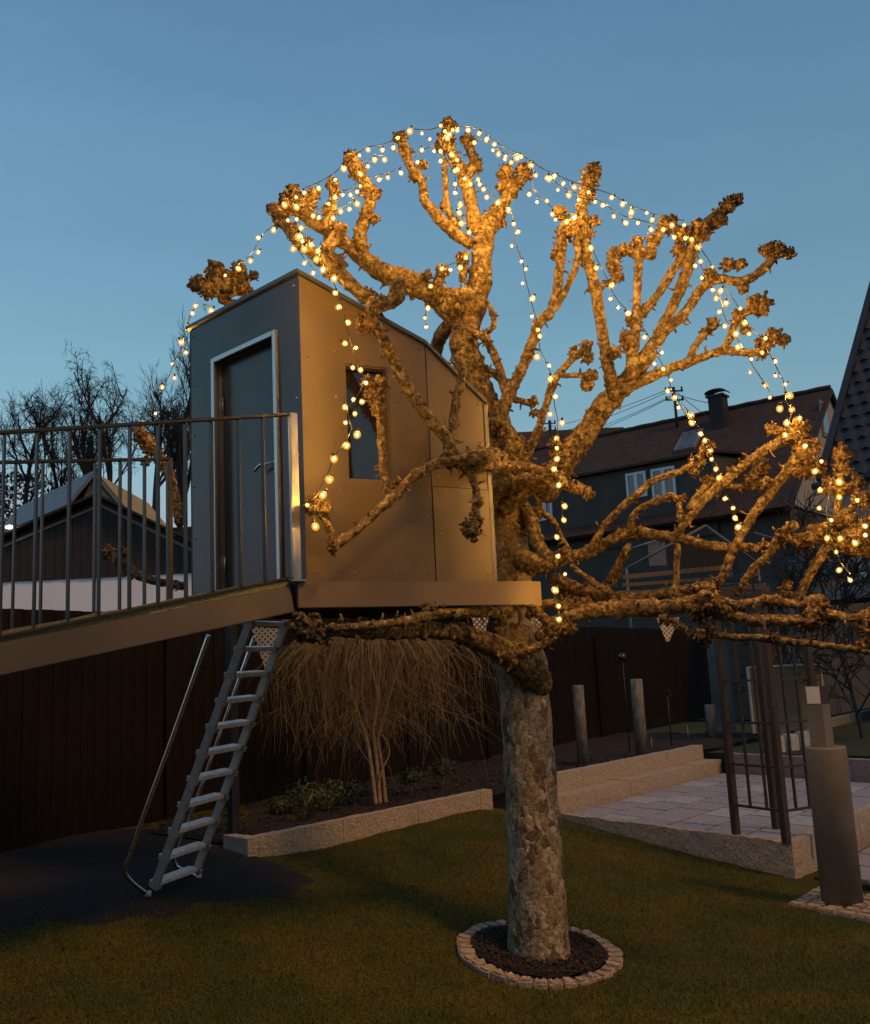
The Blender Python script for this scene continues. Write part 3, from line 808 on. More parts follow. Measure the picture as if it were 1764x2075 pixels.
for zz in (zdt-.28, Z0+.2):
    bm = bmesh.new(); tube(bm, [fr(ds2-.012, zz-.05, -.04), fr(ds2-.012, zz+.05, -.04)], .008, 8)
    link('hinge', mesh_from(bm, 'hinge'), M['alu'], door)
# window: reveal frame and pane
wo = lambda s, z, o: A+W1*s+Vector((0, 0, z))+N1*o
win = None
bm = bmesh.new()
for (a, b) in ((wo(ws1+.006, wz1, -.05), wo(ws1+.006, wz2, -.05)), (wo(ws2-.006, wz1, -.05), wo(ws2-.006, wz2, -.05))):
    beam(bm, a, b, .012, .09, up=N1)
for z in (wz1+.006, wz2-.006):
    beam(bm, wo(ws1+.012, z, -.052), wo(ws2-.012, z, -.052), .09, .012)
win = link('window_frame', mesh_from(bm, 'window_frame'), M['sidepanel'], th)
bm = bmesh.new(); box(bm, wo((ws1+ws2)/2, (wz1+wz2)/2, -.072), (ws2-ws1-.026, .012, wz2-wz1-.026), frame_rot(W1))
link('pane', mesh_from(bm, 'pane'), M['pane'], win)
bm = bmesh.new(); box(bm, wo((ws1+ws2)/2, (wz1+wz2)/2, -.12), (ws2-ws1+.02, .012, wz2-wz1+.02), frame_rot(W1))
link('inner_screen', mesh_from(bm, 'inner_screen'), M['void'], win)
# bolts
bm = bmesh.new(); ico(bm, (0, 0, 0), .008, 1, (1, 1, .6)); bme = mesh_from(bm, 'bolt'); bme.materials.append(M['steel'])
bpos = []
for s in np.linspace(.05, LC-.04, 4):
    bpos += [wo(s, Z0+.05, .003)]
    bpos += [wo(s, topW1(s)-.05, .003)]
for s in (.05, LC-.04):
    for z in np.linspace(Z0+.05, topW1(s)-.05, 5)[1:-1]: bpos.append(wo(s, z, .003))
for z in np.linspace(wz1-.06, wz2+.07, 4):
    bpos.append(wo(ws1-.06, z, .003)); bpos.append(wo(ws2+.06, z, .003))
for s in (.05, LD-.05):
    for z in np.linspace(Z0+.05, zs-.05, 3): bpos.append(Cp+W2*s+Vector((0, 0, z))+N2*.007)
    for z in np.linspace(zs+.06, top2(s)-.05, 3): bpos.append(Cp+W2*s+Vector((0, 0, z))+N2*.003)
for s in (.045, LB-.045):
    for z in np.linspace(Z0+.05, ZR-.08, 6): bpos.append(fr(s, z, .003))
for p in bpos: link('bolt', bme, None, th, loc=p)

# ------------------------------------------------------------------ platform carrying the house
pf = thing('platform', 'grey steel framed platform under the tree house', 'platform', (A.x, A.y, ZD-.15))
BH = .146
f0 = A+N1*.045+W1*-.075
tR = on_line(f0, W1, 1083, 1200)
bm = bmesh.new()
beam(bm, f0+Vector((0, 0, ZD-BH/2-.002)), f0+W1*tR+Vector((0, 0, ZD-BH/2-.002)), .05, BH)
bmesh.ops.bevel(bm, geom=bm.edges[:], offset=.004, segments=2, affect='EDGES')
link('edge_beam', mesh_from(bm, 'edge_beam'), M['beam'], pf)
bm = bmesh.new()
e1 = f0+W1*(tR-.06)-N1*.03
beam(bm, e1-N1*.0+Vector((0, 0, ZD-BH/2-.004)), e1+W1*.12+Vector((0, 0, ZD-BH/2-.004)), .03, BH*1.05)
link('beam_bracket', mesh_from(bm, 'beam_bracket'), M['beam'], pf)
fl = [A+N1*.02, A+N1*.02+W1*1.1, A+W1*1.1+NF*1.25, A+NF*1.25-W1*.02, A-W1*.05+NF*.02]
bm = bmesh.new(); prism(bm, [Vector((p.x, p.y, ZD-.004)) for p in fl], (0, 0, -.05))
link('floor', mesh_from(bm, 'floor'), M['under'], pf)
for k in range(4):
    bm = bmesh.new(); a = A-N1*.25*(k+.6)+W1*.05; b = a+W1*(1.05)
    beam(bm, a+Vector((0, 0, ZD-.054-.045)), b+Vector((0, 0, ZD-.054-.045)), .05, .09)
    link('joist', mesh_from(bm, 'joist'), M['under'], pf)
# steel support post
for (x, y, Y) in ((474, 1680, 8.2),):
    b = P(x, y, Y); g0 = .5
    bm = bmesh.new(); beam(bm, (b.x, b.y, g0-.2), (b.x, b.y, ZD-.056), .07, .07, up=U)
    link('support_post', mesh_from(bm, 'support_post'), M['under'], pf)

# ------------------------------------------------------------------ foot bridge and its railings
Q1 = P(588, 1188, 5.43); Q0 = P(0, 1303, 4.47); RD = (Q1-Q0); QL = RD.length
RDn = RD.normalized(); RP = Vector((-RDn.y, RDn.x, 0)).normalized()       # away from camera
if RP.y < 0: RP = -RP
Qs = Q1-RDn*(QL+1.9); BW = .74
br = thing('foot_bridge', 'sloping steel foot bridge with green turf mat leading to the tree house door', 'bridge', tuple(Qs))
for off in (0, BW):
    bm = bmesh.new()
    a, b = Qs+RP*off, Q1+RP*off
    beam(bm, a+Vector((0, 0, -BH/2)), b+Vector((0, 0, -BH/2)), .05, BH)
    bmesh.ops.bevel(bm, geom=bm.edges[:], offset=.004, segments=2, affect='EDGES')
    link('side_beam', mesh_from(bm, 'side_beam'), M['rampbeam'], br)
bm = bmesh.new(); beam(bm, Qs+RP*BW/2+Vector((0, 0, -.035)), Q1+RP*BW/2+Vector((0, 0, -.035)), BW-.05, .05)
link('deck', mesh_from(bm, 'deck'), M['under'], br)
bm = bmesh.new()
a, b = Qs+RP*(BW/2-.005), Q1+RP*(BW/2-.005)
nseg = 90
vt = []
for i in range(nseg+1):
    p = a+(b-a)*(i/nseg)
    row = []
    for (o_, z_) in ((-BW/2+.012, .003), (-BW/2+.006, .052), (0, .050), (BW/2-.02, .052), (BW/2-.016, .003)):
        row.append(bm.verts.new(p+RP*(o_+random.uniform(-.003, .003))+Vector((0, 0, z_+(random.uniform(-.004, .004) if z_ > .01 else 0)))))
    vt.append(row)
for i in range(nseg):
    for j in range(4): bm.faces.new((vt[i][j], vt[i+1][j], vt[i+1][j+1], vt[i][j+1]))
link('turf_mat', mesh_from(bm, 'turf_mat'), M['carpet'], br)
for k in range(1, 4):
    bm = bmesh.new(); p = Qs+(Q1-Qs)*(k/4+.05)
    beam(bm, p+RP*.03+Vector((0, 0, -.11)), p+RP*(BW-.03)+Vector((0, 0, -.11)), .05, .07)
    link('joist', mesh_from(bm, 'joist'), M['under'], br)
bm = bmesh.new(); p = Qs+RDn*.1
for o_ in (.0, BW):
    beam(bm, (p.x+RP.x*o_, p.y+RP.y*o_, 0), (p.x+RP.x*o_, p.y+RP.y*o_, p.z-BH), .08, .08, up=RP)
link('support_leg', mesh_from(bm, 'support_leg'), M['rail'], br)

def railing(name, label, ta, tb, ba, bb, us, endpost, grp):
    r = thing(name, label, 'railing', tuple(ba), grp)
    bm = bmesh.new(); beam(bm, ta, tb, .042, .014); link('top_rail', mesh_from(bm, 'top_rail'), M['rail'], r)
    bm = bmesh.new(); beam(bm, ba, bb, .036, .012); link('bottom_rail', mesh_from(bm, 'bottom_rail'), M['rail'], r)
    for u in us:
        a = ta+(tb-ta)*u; b = ba+(bb-ba)*u
        bm = bmesh.new(); beam(bm, Vector((a.x, a.y, b.z+.006)), Vector((a.x, a.y, a.z-.007)), .034, .009, up=RDn)
        link('baluster', mesh_from(bm, 'baluster'), M['rail'], r)
    return r
ta1, tb1 = P(0, 877, 4.47), P(583, 840, 5.43); ba1, bb1 = P(0, 1291, 4.47), P(583, 1171, 5.43)
def uof(x, y, a, b):
    o = Vector((a.x, a.y, 0)); d = Vector((b.x-a.x, b.y-a.y, 0)); return on_line(o, d, x, y)
us1 = [uof(x/2.6395, 589.5+740/2.6395, ta1, tb1) for x in (25, 200, 375, 535, 695, 845, 990, 1130, 1275, 1405)]
ext = -.9
stp = us1[1]-us1[0]
us1 += [us1[0]-stp*k for k in range(1, 8) if us1[0]-stp*k > ext]
def extl(a, b, t): return a+(b-a)*t
us1n = [(u-ext)/(1-ext) for u in us1]
r1 = railing('bridge_railing', 'dark steel railing on the near side of the foot bridge ending in a shiny post', extl(ta1, tb1, ext), tb1, extl(ba1, bb1, ext), bb1, us1n, True, 'railings of the foot bridge')
bm = bmesh.new(); pt_ = P(593, 838, 5.42); pb_ = P(601, 1182, 5.42)
beam(bm, Vector((pt_.x, pt_.y, ZD+.004)), pt_, .046, .046, up=N1)
bmesh.ops.bevel(bm, geom=bm.edges[:], offset=.004, segments=2, affect='EDGES')
link('end_post', mesh_from(bm, 'end_post'), M['steel'], r1, label='bright galvanised end post')
bm = bmesh.new(); box(bm, Vector((pt_.x, pt_.y, ZD+.005)), (.085, .085, .010), frame_rot(W1))
link('base_plate', mesh_from(bm, 'base_plate'), M['steel'], r1)
ta2, tb2 = P(0, 937, 5.12), P(343, 930, 5.62); 
h2 = 0.97
ba2, bb2 = ta2-Vector((0, 0, .94)), tb2-Vector((0, 0, .94))
us2 = [uof(x/2.6395, 589.5+930/2.6395, ta2, tb2) for x in (85, 315, 425, 615, 795, 900)]
us2 = [us2[-1]-(us2[-1]-us2[0])/6*k for k in range(18)]
ex2 = -1.6
us2n = [(u-ex2)/(1-ex2) for u in us2 if u > ex2]
r2 = railing('bridge_railing', 'dark steel railing on the far side of the foot bridge seen through the nearer one', extl(ta2, tb2, ex2), tb2, extl(ba2, bb2, ex2), bb2, us2n, False, 'railings of the foot bridge')
bm = bmesh.new(); beam(bm, bb2+Vector((0, 0, -.12)), tb2+Vector((0, 0, .006)), .03, .03, up=RDn)
link('end_post', mesh_from(bm, 'end_post'), M['rail'], r2)

# ------------------------------------------------------------------ ladder
L0, LT = P(315, 1794, 6.60), P(486, 1318, 6.36)
R0, RT_ = P(399, 1763, 7.02), P(566, 1315, 6.78)
ld = thing('ladder', 'aluminium loft ladder with curved tube handrails hanging down from the platform', 'ladder', tuple((L0+R0)/2))
sd = (LT-L0)/9.0; sdir = sd.normalized(); rdir = (R0-L0).normalized(); lno = sdir.cross(rdir).normalized()
if lno.x > 0: lno = -lno
for (o_, nm) in ((L0, 'stile'), (R0, 'stile')):
    bm = bmesh.new(); a = o_-sd*.15; b = o_+sd*10.6
    beam(bm, a, b, .022, .058, up=lno)
    bmesh.ops.bevel(bm, geom=bm.edges[:], offset=.003, segments=1, affect='EDGES')
    link('stile', mesh_from(bm, 'stile'), M['stile'], ld)
rungme = None
for k in range(11):
    bm = bmesh.new(); a = L0+sd*k+rdir*.012; b = R0+sd*k-rdir*.012
    upv = Vector((0, 0, 1))
    beam(bm, a+lno*.022, b+lno*.022, .078, .030, up=Vector((-.10, -.62, .78)).normalized())
    bmesh.ops.bevel(bm, geom=bm.edges[:], offset=.004, segments=1, affect='EDGES')
    link('rung', mesh_from(bm, 'rung'), M['ladderalu'], ld)
    for o_ in (L0, R0):
        bm = bmesh.new(); beam(bm, o_+sd*k-sdir*.014, o_+sd*k+sdir*.014, .036, .076, up=lno)
        link('collar', mesh_from(bm, 'collar'), M['stile'], ld)
def pol(pts, Ys):
    return [P(x, y, Y) for (x, y), Y in zip(pts, Ys)]
h1 = pol([(423, 1287), (345, 1505), (290, 1655), (262, 1735), (252, 1762), (266, 1786), (300, 1813)], [6.22, 6.30, 6.36, 6.40, 6.42, 6.46, 6.55])
pp, rr_ = resample(h1, [.014]*7, .03); bm = bmesh.new(); tube(bm, pp, rr_, 10); link('handrail', mesh_from(bm, 'handrail'), M['chrome'], ld)
h2_ = pol([(516, 1290), (478, 1395), (420, 1560), (368, 1700), (354, 1745), (368, 1762), (402, 1778)], [6.85, 6.88, 6.95, 7.02, 7.04, 7.06, 7.1])
pp, rr_ = resample(h2_, [.014]*7, .03); bm = bmesh.new(); tube(bm, pp, rr_, 10); link('handrail', mesh_from(bm, 'handrail'), M['chrome'], ld)
for q_ in (h1[-1], h2_[-1]):
    bm = bmesh.new()
    gzq = gz1(q_.x, q_.y)+.02
    tube(bm, [Vector((q_.x, q_.y, q_.z+.02)), Vector((q_.x, q_.y, min(q_.z-.01, gzq)))], .022, 10)
    link('foot', mesh_from(bm, 'foot'), M['ladderalu'], ld)
print('ladder foot z', h1[-1].z, 'ground', gz1(h1[-1].x, h1[-1].y), h2_[-1].z)

# ------------------------------------------------------------------ fence of dark boards
F0 = PZ(155, 1693, .62); F1 = PZ(580, 1612, .62)
F0 = Vector((F0.x, F0.y, 0)); FD = (Vector((F1.x, F1.y, 0))-F0).normalized(); FN = Vector((FD.y, -FD.x, 0))
tE = on_line(F0, FD, 1458, 1480)
print('fence', F0, FD, tE)
fc = thing('board_fence', 'tall dark brown fence of upright boards behind the planting bed', 'fence', tuple(F0))
bw = .145; ts = -3.6; nb_ = int((tE-ts)/bw)
bm = bmesh.new(); box(bm, (0, 0, .98), (bw-.004, .022, 2.0)); 
bmesh.ops.bevel(bm, geom=[e for e in bm.edges if abs(e.verts[0].co.z-e.verts[1].co.z) > 1], offset=.004, segments=1, affect='EDGES')
bdm = mesh_from(bm, 'board'); bdm.materials.append(M['fence'])
ra_ = math.atan2(FD.y, FD.x)
for k in range(nb_):
    p = F0+FD*(ts+(k+.5)*bw)+FN*random.uniform(-.003, .003)
    link('board', bdm, None, fc, loc=(p.x, p.y, .58+random.uniform(-.004, .004)), rot=(0, 0, ra_))
for z in (.95, 2.05):
    bm = bmesh.new(); a = F0+FD*ts-FN*.035; b = F0+FD*(ts+nb_*bw)-FN*.035
    beam(bm, a+Vector((0, 0, z)), b+Vector((0, 0, z)), .04, .08); link('rail', mesh_from(bm, 'rail'), M['fence'], fc)
for k in range(8):
    p = F0+FD*(ts+.6+k*2.0)
    bm = bmesh.new(); beam(bm, p+FN*.035+Vector((0, 0, .3)), p+FN*.035+Vector((0, 0, 2.38)), .09, .04, up=FN)
    link('post', mesh_from(bm, 'post'), M['fence'], fc)

# ------------------------------------------------------------------ things standing in the bed
def cyl(bm, base, top, r0, r1, n=20): tube(bm, [base, base*.5+top*.5, top], [r0, (r0+r1)/2, r1], n)
for (xb, yb, xt, yt, w, lab) in ((1183, 1547, 1169, 1389, 22, 'shorter left pole of round grey wood standing in the bed by the trunk'), (1302, 1530, 1290, 1376, 24, 'tallest round grey pole in the middle of the planting bed'), (1444, 1494, 1440, 1428, 20, 'short round grey stump of a pole beside the trellis')):
    b = PZ(xb, yb, BEDZ); t_ = P(xt, yt, b.y)
    r = w/2/FPX*b.y
    bm = bmesh.new(); tube(bm, [Vector((b.x, b.y, BEDZ-.1)), Vector((b.x, b.y, t_.z-.012)), Vector((b.x, b.y, t_.z))], [r, r, r*.88], 20)
    o = link('round_pole', mesh_from(bm, 'round_pole'), M['pole']); tag(o, lab, 'pole', 'round poles in the planting bed')
# garden lamp on a stake
b = PZ(1277, 1525, BEDZ); t_ = P(1275, 1338, b.y)
gl = thing('garden_lamp', 'small glass ball lamp on a thin stake behind the tallest pole', 'garden lamp', tuple(b))
bm = bmesh.new(); tube(bm, [Vector((b.x, b.y, BEDZ-.05)), Vector((b.x, b.y, t_.z))], .008, 6); link('stake', mesh_from(bm, 'stake'), M['rail'], gl)
bm = bmesh.new(); ico(bm, Vector((b.x, b.y, t_.z+.05)), .055, 3); link('globe', mesh_from(bm, 'globe'), M['pane'], gl, smooth=True)
for (xb, yb, yt, lab) in ((1362, 1510, 1412, 'thin dark plant stake with a ring at its top in the bed'), (1396, 1500, 1470, 'short pale plant label stake in the bed near the stump pole'), (1322, 1520, 1495, 'short pale peg in the soil beside the tallest pole')):
    b = PZ(xb, yb, BEDZ); t_ = P(xb-4, yt, b.y); bm = bmesh.new()
    tube(bm, [Vector((b.x, b.y, BEDZ-.05)), Vector((b.x, b.y, t_.z))], .010, 6)
    if yt < 1450:
        tube(bm, [Vector((b.x+.05*math.cos(a), b.y, t_.z+.05+.05*math.sin(a))) for a in np.linspace(0, 2*PI, 14)], .008, 5)
    o = link('plant_stake', mesh_from(bm, 'plant_stake'), M['pole'] if yt > 1450 else M['rail']); tag(o, lab, 'stake')

def leaf_cloud(c, rx, rz, n, size, seed):
    rs = np.random.RandomState(seed)
    V_, F_ = [], []
    for i in range(n):
        d = rs.normal(size=3); d /= np.linalg.norm(d); rr = rs.uniform(.45, 1)**.6
        lump = 1+.25*math.sin(d[0]*7+seed)*math.sin(d[1]*6+d[2]*5)
        p = np.array([c.x, c.y, c.z])+d*np.array([rx, rx, rz])*rr*lump
        a = rs.normal(size=3); a /= np.linalg.norm(a); b = np.cross(a, d); b /= np.linalg.norm(b)+1e-6
        s = size*rs.uniform(.6, 1.3); k = len(V_)
        V_ += [p-a*s, p+b*s*.42, p+a*s, p-b*s*.42]; F_.append((k, k+1, k+2, k+3))
    return V_, F_
SHR = [((573, 1650), (573, 1633), .13, .09, 'leafb', 'low dull leaved shrub at the left end of the planting bed'),
       ((614, 1662), (622, 1612), .17, .12, 'leafa', 'bushiest green shrub left of the weeping bush'),
       ((665, 1646), (668, 1608), .16, .12, 'leafa', 'second green shrub nearer to the stems of the weeping bush'),
       ((722, 1630), (716, 1600), .13, .09, 'leafb', 'small shrub hard against the left of the weeping bush stems'),
       ((834, 1611), (832, 1574), .12, .075, 'leafa', 'little round shrub on a thin stem right of the weeping bush'),
       ((896, 1603), (902, 1557), .14, .09, 'leafb', 'little round shrub on a thin stem close to the big trunk')]
for i, (bs, cr_, rx, rz, lm, lab) in enumerate(SHR):
    b = PZ(bs[0], bs[1], BEDZ); c = P(cr_[0], cr_[1], b.y)
    s = thing('small_shrub', lab, 'shrub', tuple(b), 'small shrubs in the planting bed')
    Vv, Ff = leaf_cloud(c, rx*1.15, rz*1.2, 420, .022, i+3)
    link('foliage', np_mesh('foliage', Vv, Ff), M[lm], s)
    bm = bmesh.new()
    for k in range(4):
        e_ = c+Vector((random.uniform(-.6, .6)*rx, random.uniform(-.6, .6)*rx, random.uniform(-.2, .5)*rz))
        tube(bm, [Vector((b.x, b.y, BEDZ-.04)), (b*.4+c*.6)+Vector((0, 0, -.02)), e_], [.008, .006, .003], 5)
    link('stem', mesh_from(bm, 'stem'), M['willowstem'], s)

# weeping bush with hanging twigs
wb = PZ(770, 1630, BEDZ)
wt = thing('weeping_bush', 'bare weeping bush with a curtain of thin hanging twigs over pale stems', 'bush', tuple(wb))
wy = wb.y
for k, (pts, r) in enumerate([([(762, 1632), (755, 1570), (748, 1520), (742, 1490), (725, 1440), (712, 1400), (700, 1300)], .022), ([(770, 1632), (765, 1560), (760, 1510), (757, 1475), (765, 1420), (770, 1330), (760, 1270)], .024),
        ([(782, 1630), (775, 1560), (766, 1500), (772, 1478), (785, 1430), (800, 1380), (830, 1280)], .022), ([(764, 1600), (775, 1560), (790, 1525), (780, 1495), (768, 1488)], .010), ([(752, 1550), (735, 1525), (722, 1500), (720, 1470)], .009), ([(757, 1490), (742, 1455), (735, 1400), (735, 1290)], .014)]):
    q_ = [P(x, y, wy+(.05*(k % 3)-.05)) for x, y in pts]; n_p = len(q_)
    pp, rr_ = resample(q_, [r*(1-.6*i/(n_p-1)) for i in range(n_p)], .03)
    bm = bmesh.new(); tube(bm, pp, rr_, 8, jit=.08); link('stem', mesh_from(bm, 'stem'), M['willowstem'], wt)
rs = np.random.RandomState(5); lines = []
wc = P(755, 1300, wy)
def twig(rx, top_z, low, r0, kink=.022):
    a = rs.uniform(0, 2*PI); rad = math.sqrt(rs.uniform(.02, 1))*(1+.10*math.sin(3*a+1)+.07*math.sin(7*a))
    if math.sin(5*a+2)*math.sin(11*a+rad*5) > .55: rad *= .6
    ex, ey = math.cos(a)*rad*rx, math.sin(a)*rad*rx*.62
    crown_z = top_z - .16*rad*rad - abs(rs.normal())*.10
    zlow = low + rs.normal()*.20 + .16*max(0, math.sin(4*a)) + .02*rad + .22*(1-rad)
    n = 12; pts = []
    sx, sy = ex*.55, ey*.55
    drift = rs.normal(size=2)*.07; ph = rs.uniform(0, 6, 2); fr = rs.uniform(5, 16, 2)
    for i in range(n):
        t = i/(n-1)
        x = sx+(ex-sx)*min(1, t*2.2)+drift[0]*t+kink*math.sin(t*fr[0]+ph[0])*(1-.3*t); y = sy+(ey-sy)*min(1, t*2.2)+drift[1]*t+kink*math.sin(t*fr[1]+ph[1])
        z = crown_z+.07*math.sin(min(1, t*2.2)*PI)-(crown_z-zlow)*max(0, (t-.12)/.88)**1.15
        pts.append((wc.x+x, wc.y+y, z))
    return (pts, r0, r0*.35)
zl = P(760, 1475, wy).z
for i in range(560): lines.append(twig(1.17, wc.z+.18, zl+rs.uniform(-.05, .25), rs.choice([.0018, .0026, .0034, .0048])))
for i in range(700):
    a = rs.uniform(0, 2*PI); r = rs.uniform(.1, 1.1); z0 = rs.uniform(zl+.05, wc.z)
    p0 = np.array([wc.x+math.cos(a)*r, wc.y+math.sin(a)*r*.6, z0]); d = np.array([rs.normal()*.25, rs.normal()*.2, -abs(rs.normal())*.25])
    lines.append(([p0+d*t+np.array([0, 0, -.12*t*t]) for t in np.linspace(0, 1, 6)], .0022, .001))
Vv, Ff = strands(lines)
o = link('hanging_twigs', np_mesh('hanging_twigs', Vv, Ff), M['willow'], wt); o['kind'] = 'stuff'

# bunting below the platform, running to the fence
bu = thing('bunting', 'string of spotted cloth pennants hanging under the platform towards the fence', 'bunting', tuple(P(700, 1262, 7.6)))
PEN = [((508, 1268), (575, 1274), (545, 1366), 7.55, 0), ((955, 1250), (992, 1250), (975, 1306), 8.1, 1), ((1072, 1252), (1104, 1250), (1090, 1300), 8.5, 1), ((1331, 1252), (1378, 1250), (1354, 1300), 9.6, 0)]
def dots_mat(name, base, dot, sc_):
    mt, t, b = mat_new(name); b.inputs['Roughness'].default_value = .9
    tcn = t.nodes.new('ShaderNodeTexCoord'); vo = t.nodes.new('ShaderNodeTexVoronoi'); vo.inputs['Scale'].default_value = sc_; vo.inputs['Randomness'].default_value = 0.0
    mpn = t.nodes.new('ShaderNodeMapping'); mpn.inputs['Rotation'].default_value = (0, 0, .78); t.links.new(tcn.outputs['UV'], mpn.inputs[0])
    vo.voronoi_dimensions = '2D'; t.links.new(mpn.outputs[0], vo.inputs['Vector'])
    r = t.nodes.new('ShaderNodeValToRGB'); r.color_ramp.interpolation = 'CONSTANT'; r.color_ramp.elements[0].color = rgb(*dot); r.color_ramp.elements[1].color = rgb(*base); r.color_ramp.elements[1].position = .28
    t.links.new(vo.outputs['Distance'], r.inputs[0]); t.links.new(r.outputs[0], b.inputs['Base Color'])
    return mt
dm = [dots_mat('spotted cloth', (.62, .55, .45), (.10, .045, .035), 32), dots_mat('white spotted cloth', (.16, .16, .18), (.75, .75, .78), 32)]
cp = [P(420, 1262, 7.2)]
for (a, b, c, Y, k) in PEN:
    a3, b3, c3 = P(*a, Y), P(*b, Y), P(*c, Y); cp += [a3, b3]
    bm = bmesh.new(); uvl = bm.loops.layers.uv.new('UVMap')
    prism(bm, [a3, b3, c3+(b3-a3)*.06, c3-(b3-a3)*.06], (0, .003, 0))
    for f in bm.faces:
        for l_ in f.loops: l_[uvl].uv = ((l_.vert.co.x-a3.x), l_.vert.co.z-a3.z)
    link('pennant', mesh_from(bm, 'pennant'), dm[k], bu, label='pale pennant with dark spots' if k == 0 else 'grey pennant with white spots')
cp.append(P(1460, 1240, 10.4))
bm = bmesh.new(); tube(bm, cp, .004, 5); link('cord', mesh_from(bm, 'cord'), M['wire'], bu)

# ------------------------------------------------------------------ trellis on the terrace corner
tp0 = PZ(1493, 1692, ZT+.01); tp1 = PZ(1595, 1709, ZT+.01)
tv = Vector((tp1.x-tp0.x, tp1.y-tp0.y, 0)); tlen = tv.length; tvn = tv.normalized(); tun = Vector((-tvn.y, tvn.x, 0))
tp2 = tp1+tun*tlen*.85; tp3 = tp0+tun*tlen*.85
tz = P(1452, 1205, tp0.y).z
tr_ = thing('trellis', 'tall dark brown square trellis tower with thin bars on the corner of the terrace', 'trellis', tuple(tp0))
for p in (tp0, tp1, tp2, tp3):
    bm = bmesh.new(); beam(bm, Vector((p.x, p.y, ZT+.008)), Vector((p.x, p.y, tz)), .062, .062, up=tvn)
    bmesh.ops.bevel(bm, geom=bm.edges[:], offset=.005, segments=1, affect='EDGES')
    link('post', mesh_from(bm, 'post'), M['rust'], tr_)
hs_ = [.27, .63, 1.0, 1.37, 1.74, tz-ZT-.04]
bm = bmesh.new()
for (a, b) in ((tp2, tp3), (tp3, tp0)): beam(bm, Vector((a.x, a.y, tz-.04)), Vector((b.x, b.y, tz-.04)), .03, .05)
link('top_frame', mesh_from(bm, 'top_frame'), M['rust'], tr_)
for (a, b) in ((tp0, tp1), (tp1, tp2)):
    d_ = Vector((b.x-a.x, b.y-a.y, 0)); L_ = d_.length; dn = d_.normalized()
    for h_ in hs_:
        bm = bmesh.new(); beam(bm, Vector((a.x, a.y, ZT+h_))+dn*.038, Vector((b.x, b.y, ZT+h_))-dn*.038, .02, .02)
        link('crossbar', mesh_from(bm, 'crossbar'), M['rust'], tr_)
    for k in (1, 2):
        p = a+dn*(L_*k/3)+Vector((-dn.y, dn.x, 0))*.012
        bm = bmesh.new(); beam(bm, Vector((p.x, p.y, ZT+.27)), Vector((p.x, p.y, tz-.04)), .02, .02, up=dn)
        link('upright_bar', mesh_from(bm, 'upright_bar'), M['rust'], tr_)
for p in (tp0, tp1):
    for h_ in (1.1, 1.95):
        link('bolt', bme, None, tr_, loc=Vector((p.x, p.y, ZT+h_))-tun*.04)

# ------------------------------------------------------------------ round pedestal and the square lamp on it
pb = PZ(1708, 1826, .04)
ptp = P(1686, 1512, pb.y)
pr = .148
pd = bm = bmesh.new()
tube(bm, [Vector((pb.x, pb.y, -.1)), Vector((pb.x, pb.y, ptp.z-.02)), Vector((pb.x, pb.y, ptp.z-.006)), Vector((pb.x, pb.y, ptp.z))], [pr, pr, pr*.985, pr*.95], 48)
o = link('pedestal', mesh_from(bm, 'pedestal'), M['pedestal']); tag(o, 'large grey brown cylinder pedestal at the corner of the terrace', 'pedestal')
lz = P(1674, 1389, pb.y).z
lp = thing('lamp_column', 'square brown column lamp with one pale panel standing on the round pedestal', 'lamp', (pb.x, pb.y, ptp.z))
lr = Matrix.Rotation(math.radians(-48), 3, 'Z')
lc = Vector((pb.x-.02, pb.y, 0))
bm = bmesh.new(); box(bm, lc+Vector((0, 0, (ptp.z+lz-.14)/2)), (.125, .125, lz-.14-ptp.z), lr)
bmesh.ops.bevel(bm, geom=bm.edges[:], offset=.003, segments=1, affect='EDGES'); link('shaft', mesh_from(bm, 'shaft'), M['pedestal'], lp)
bm = bmesh.new(); box(bm, lc+Vector((0, 0, lz-.07)), (.118, .118, .138), lr); link('head', mesh_from(bm, 'head'), M['rust'], lp)
fo = lr @ Vector((0, -1, 0))
bm = bmesh.new(); box(bm, lc+fo*.061+Vector((0, 0, lz-.068)), (.108, .006, .128), lr); link('pale_panel', mesh_from(bm, 'pale_panel'), M['lamphead'], lp)  # pale slab on one face of the head only
# setts round the pedestal
rp_ = thing('sett_patch', 'small square patch of pale setts under the grey brown pedestal', 'paving', (pb.x, pb.y, 0))
for i in range(5):
    for j in range(6):
        c = Vector((pb.x, pb.y, 0)) + FE*((i-2)*.135) + UT*((j-2.5)*.115+(.02 if i % 2 else 0))
        if (c-Vector((pb.x, pb.y, 0))).length < .07: continue
        bm = bmesh.new(); hx2, hy2 = FE*(.058+random.uniform(-.004, .004)), UT*(.049+random.uniform(-.004, .004))
        zc = .042+random.uniform(-.006, .006)
        prism(bm, [c+hx2+hy2+Vector((0, 0, zc)), c+hx2-hy2+Vector((0, 0, zc)), c-hx2-hy2+Vector((0, 0, zc)), c-hx2+hy2+Vector((0, 0, zc))], (0, 0, -.12))
        bmesh.ops.bevel(bm, geom=[e for e in bm.edges if all(v.co.z > zc-.02 for v in e.verts)], offset=.010, segments=2, affect='EDGES')
        link('sett', mesh_from(bm, 'sett'), M['ringstone'], rp_)

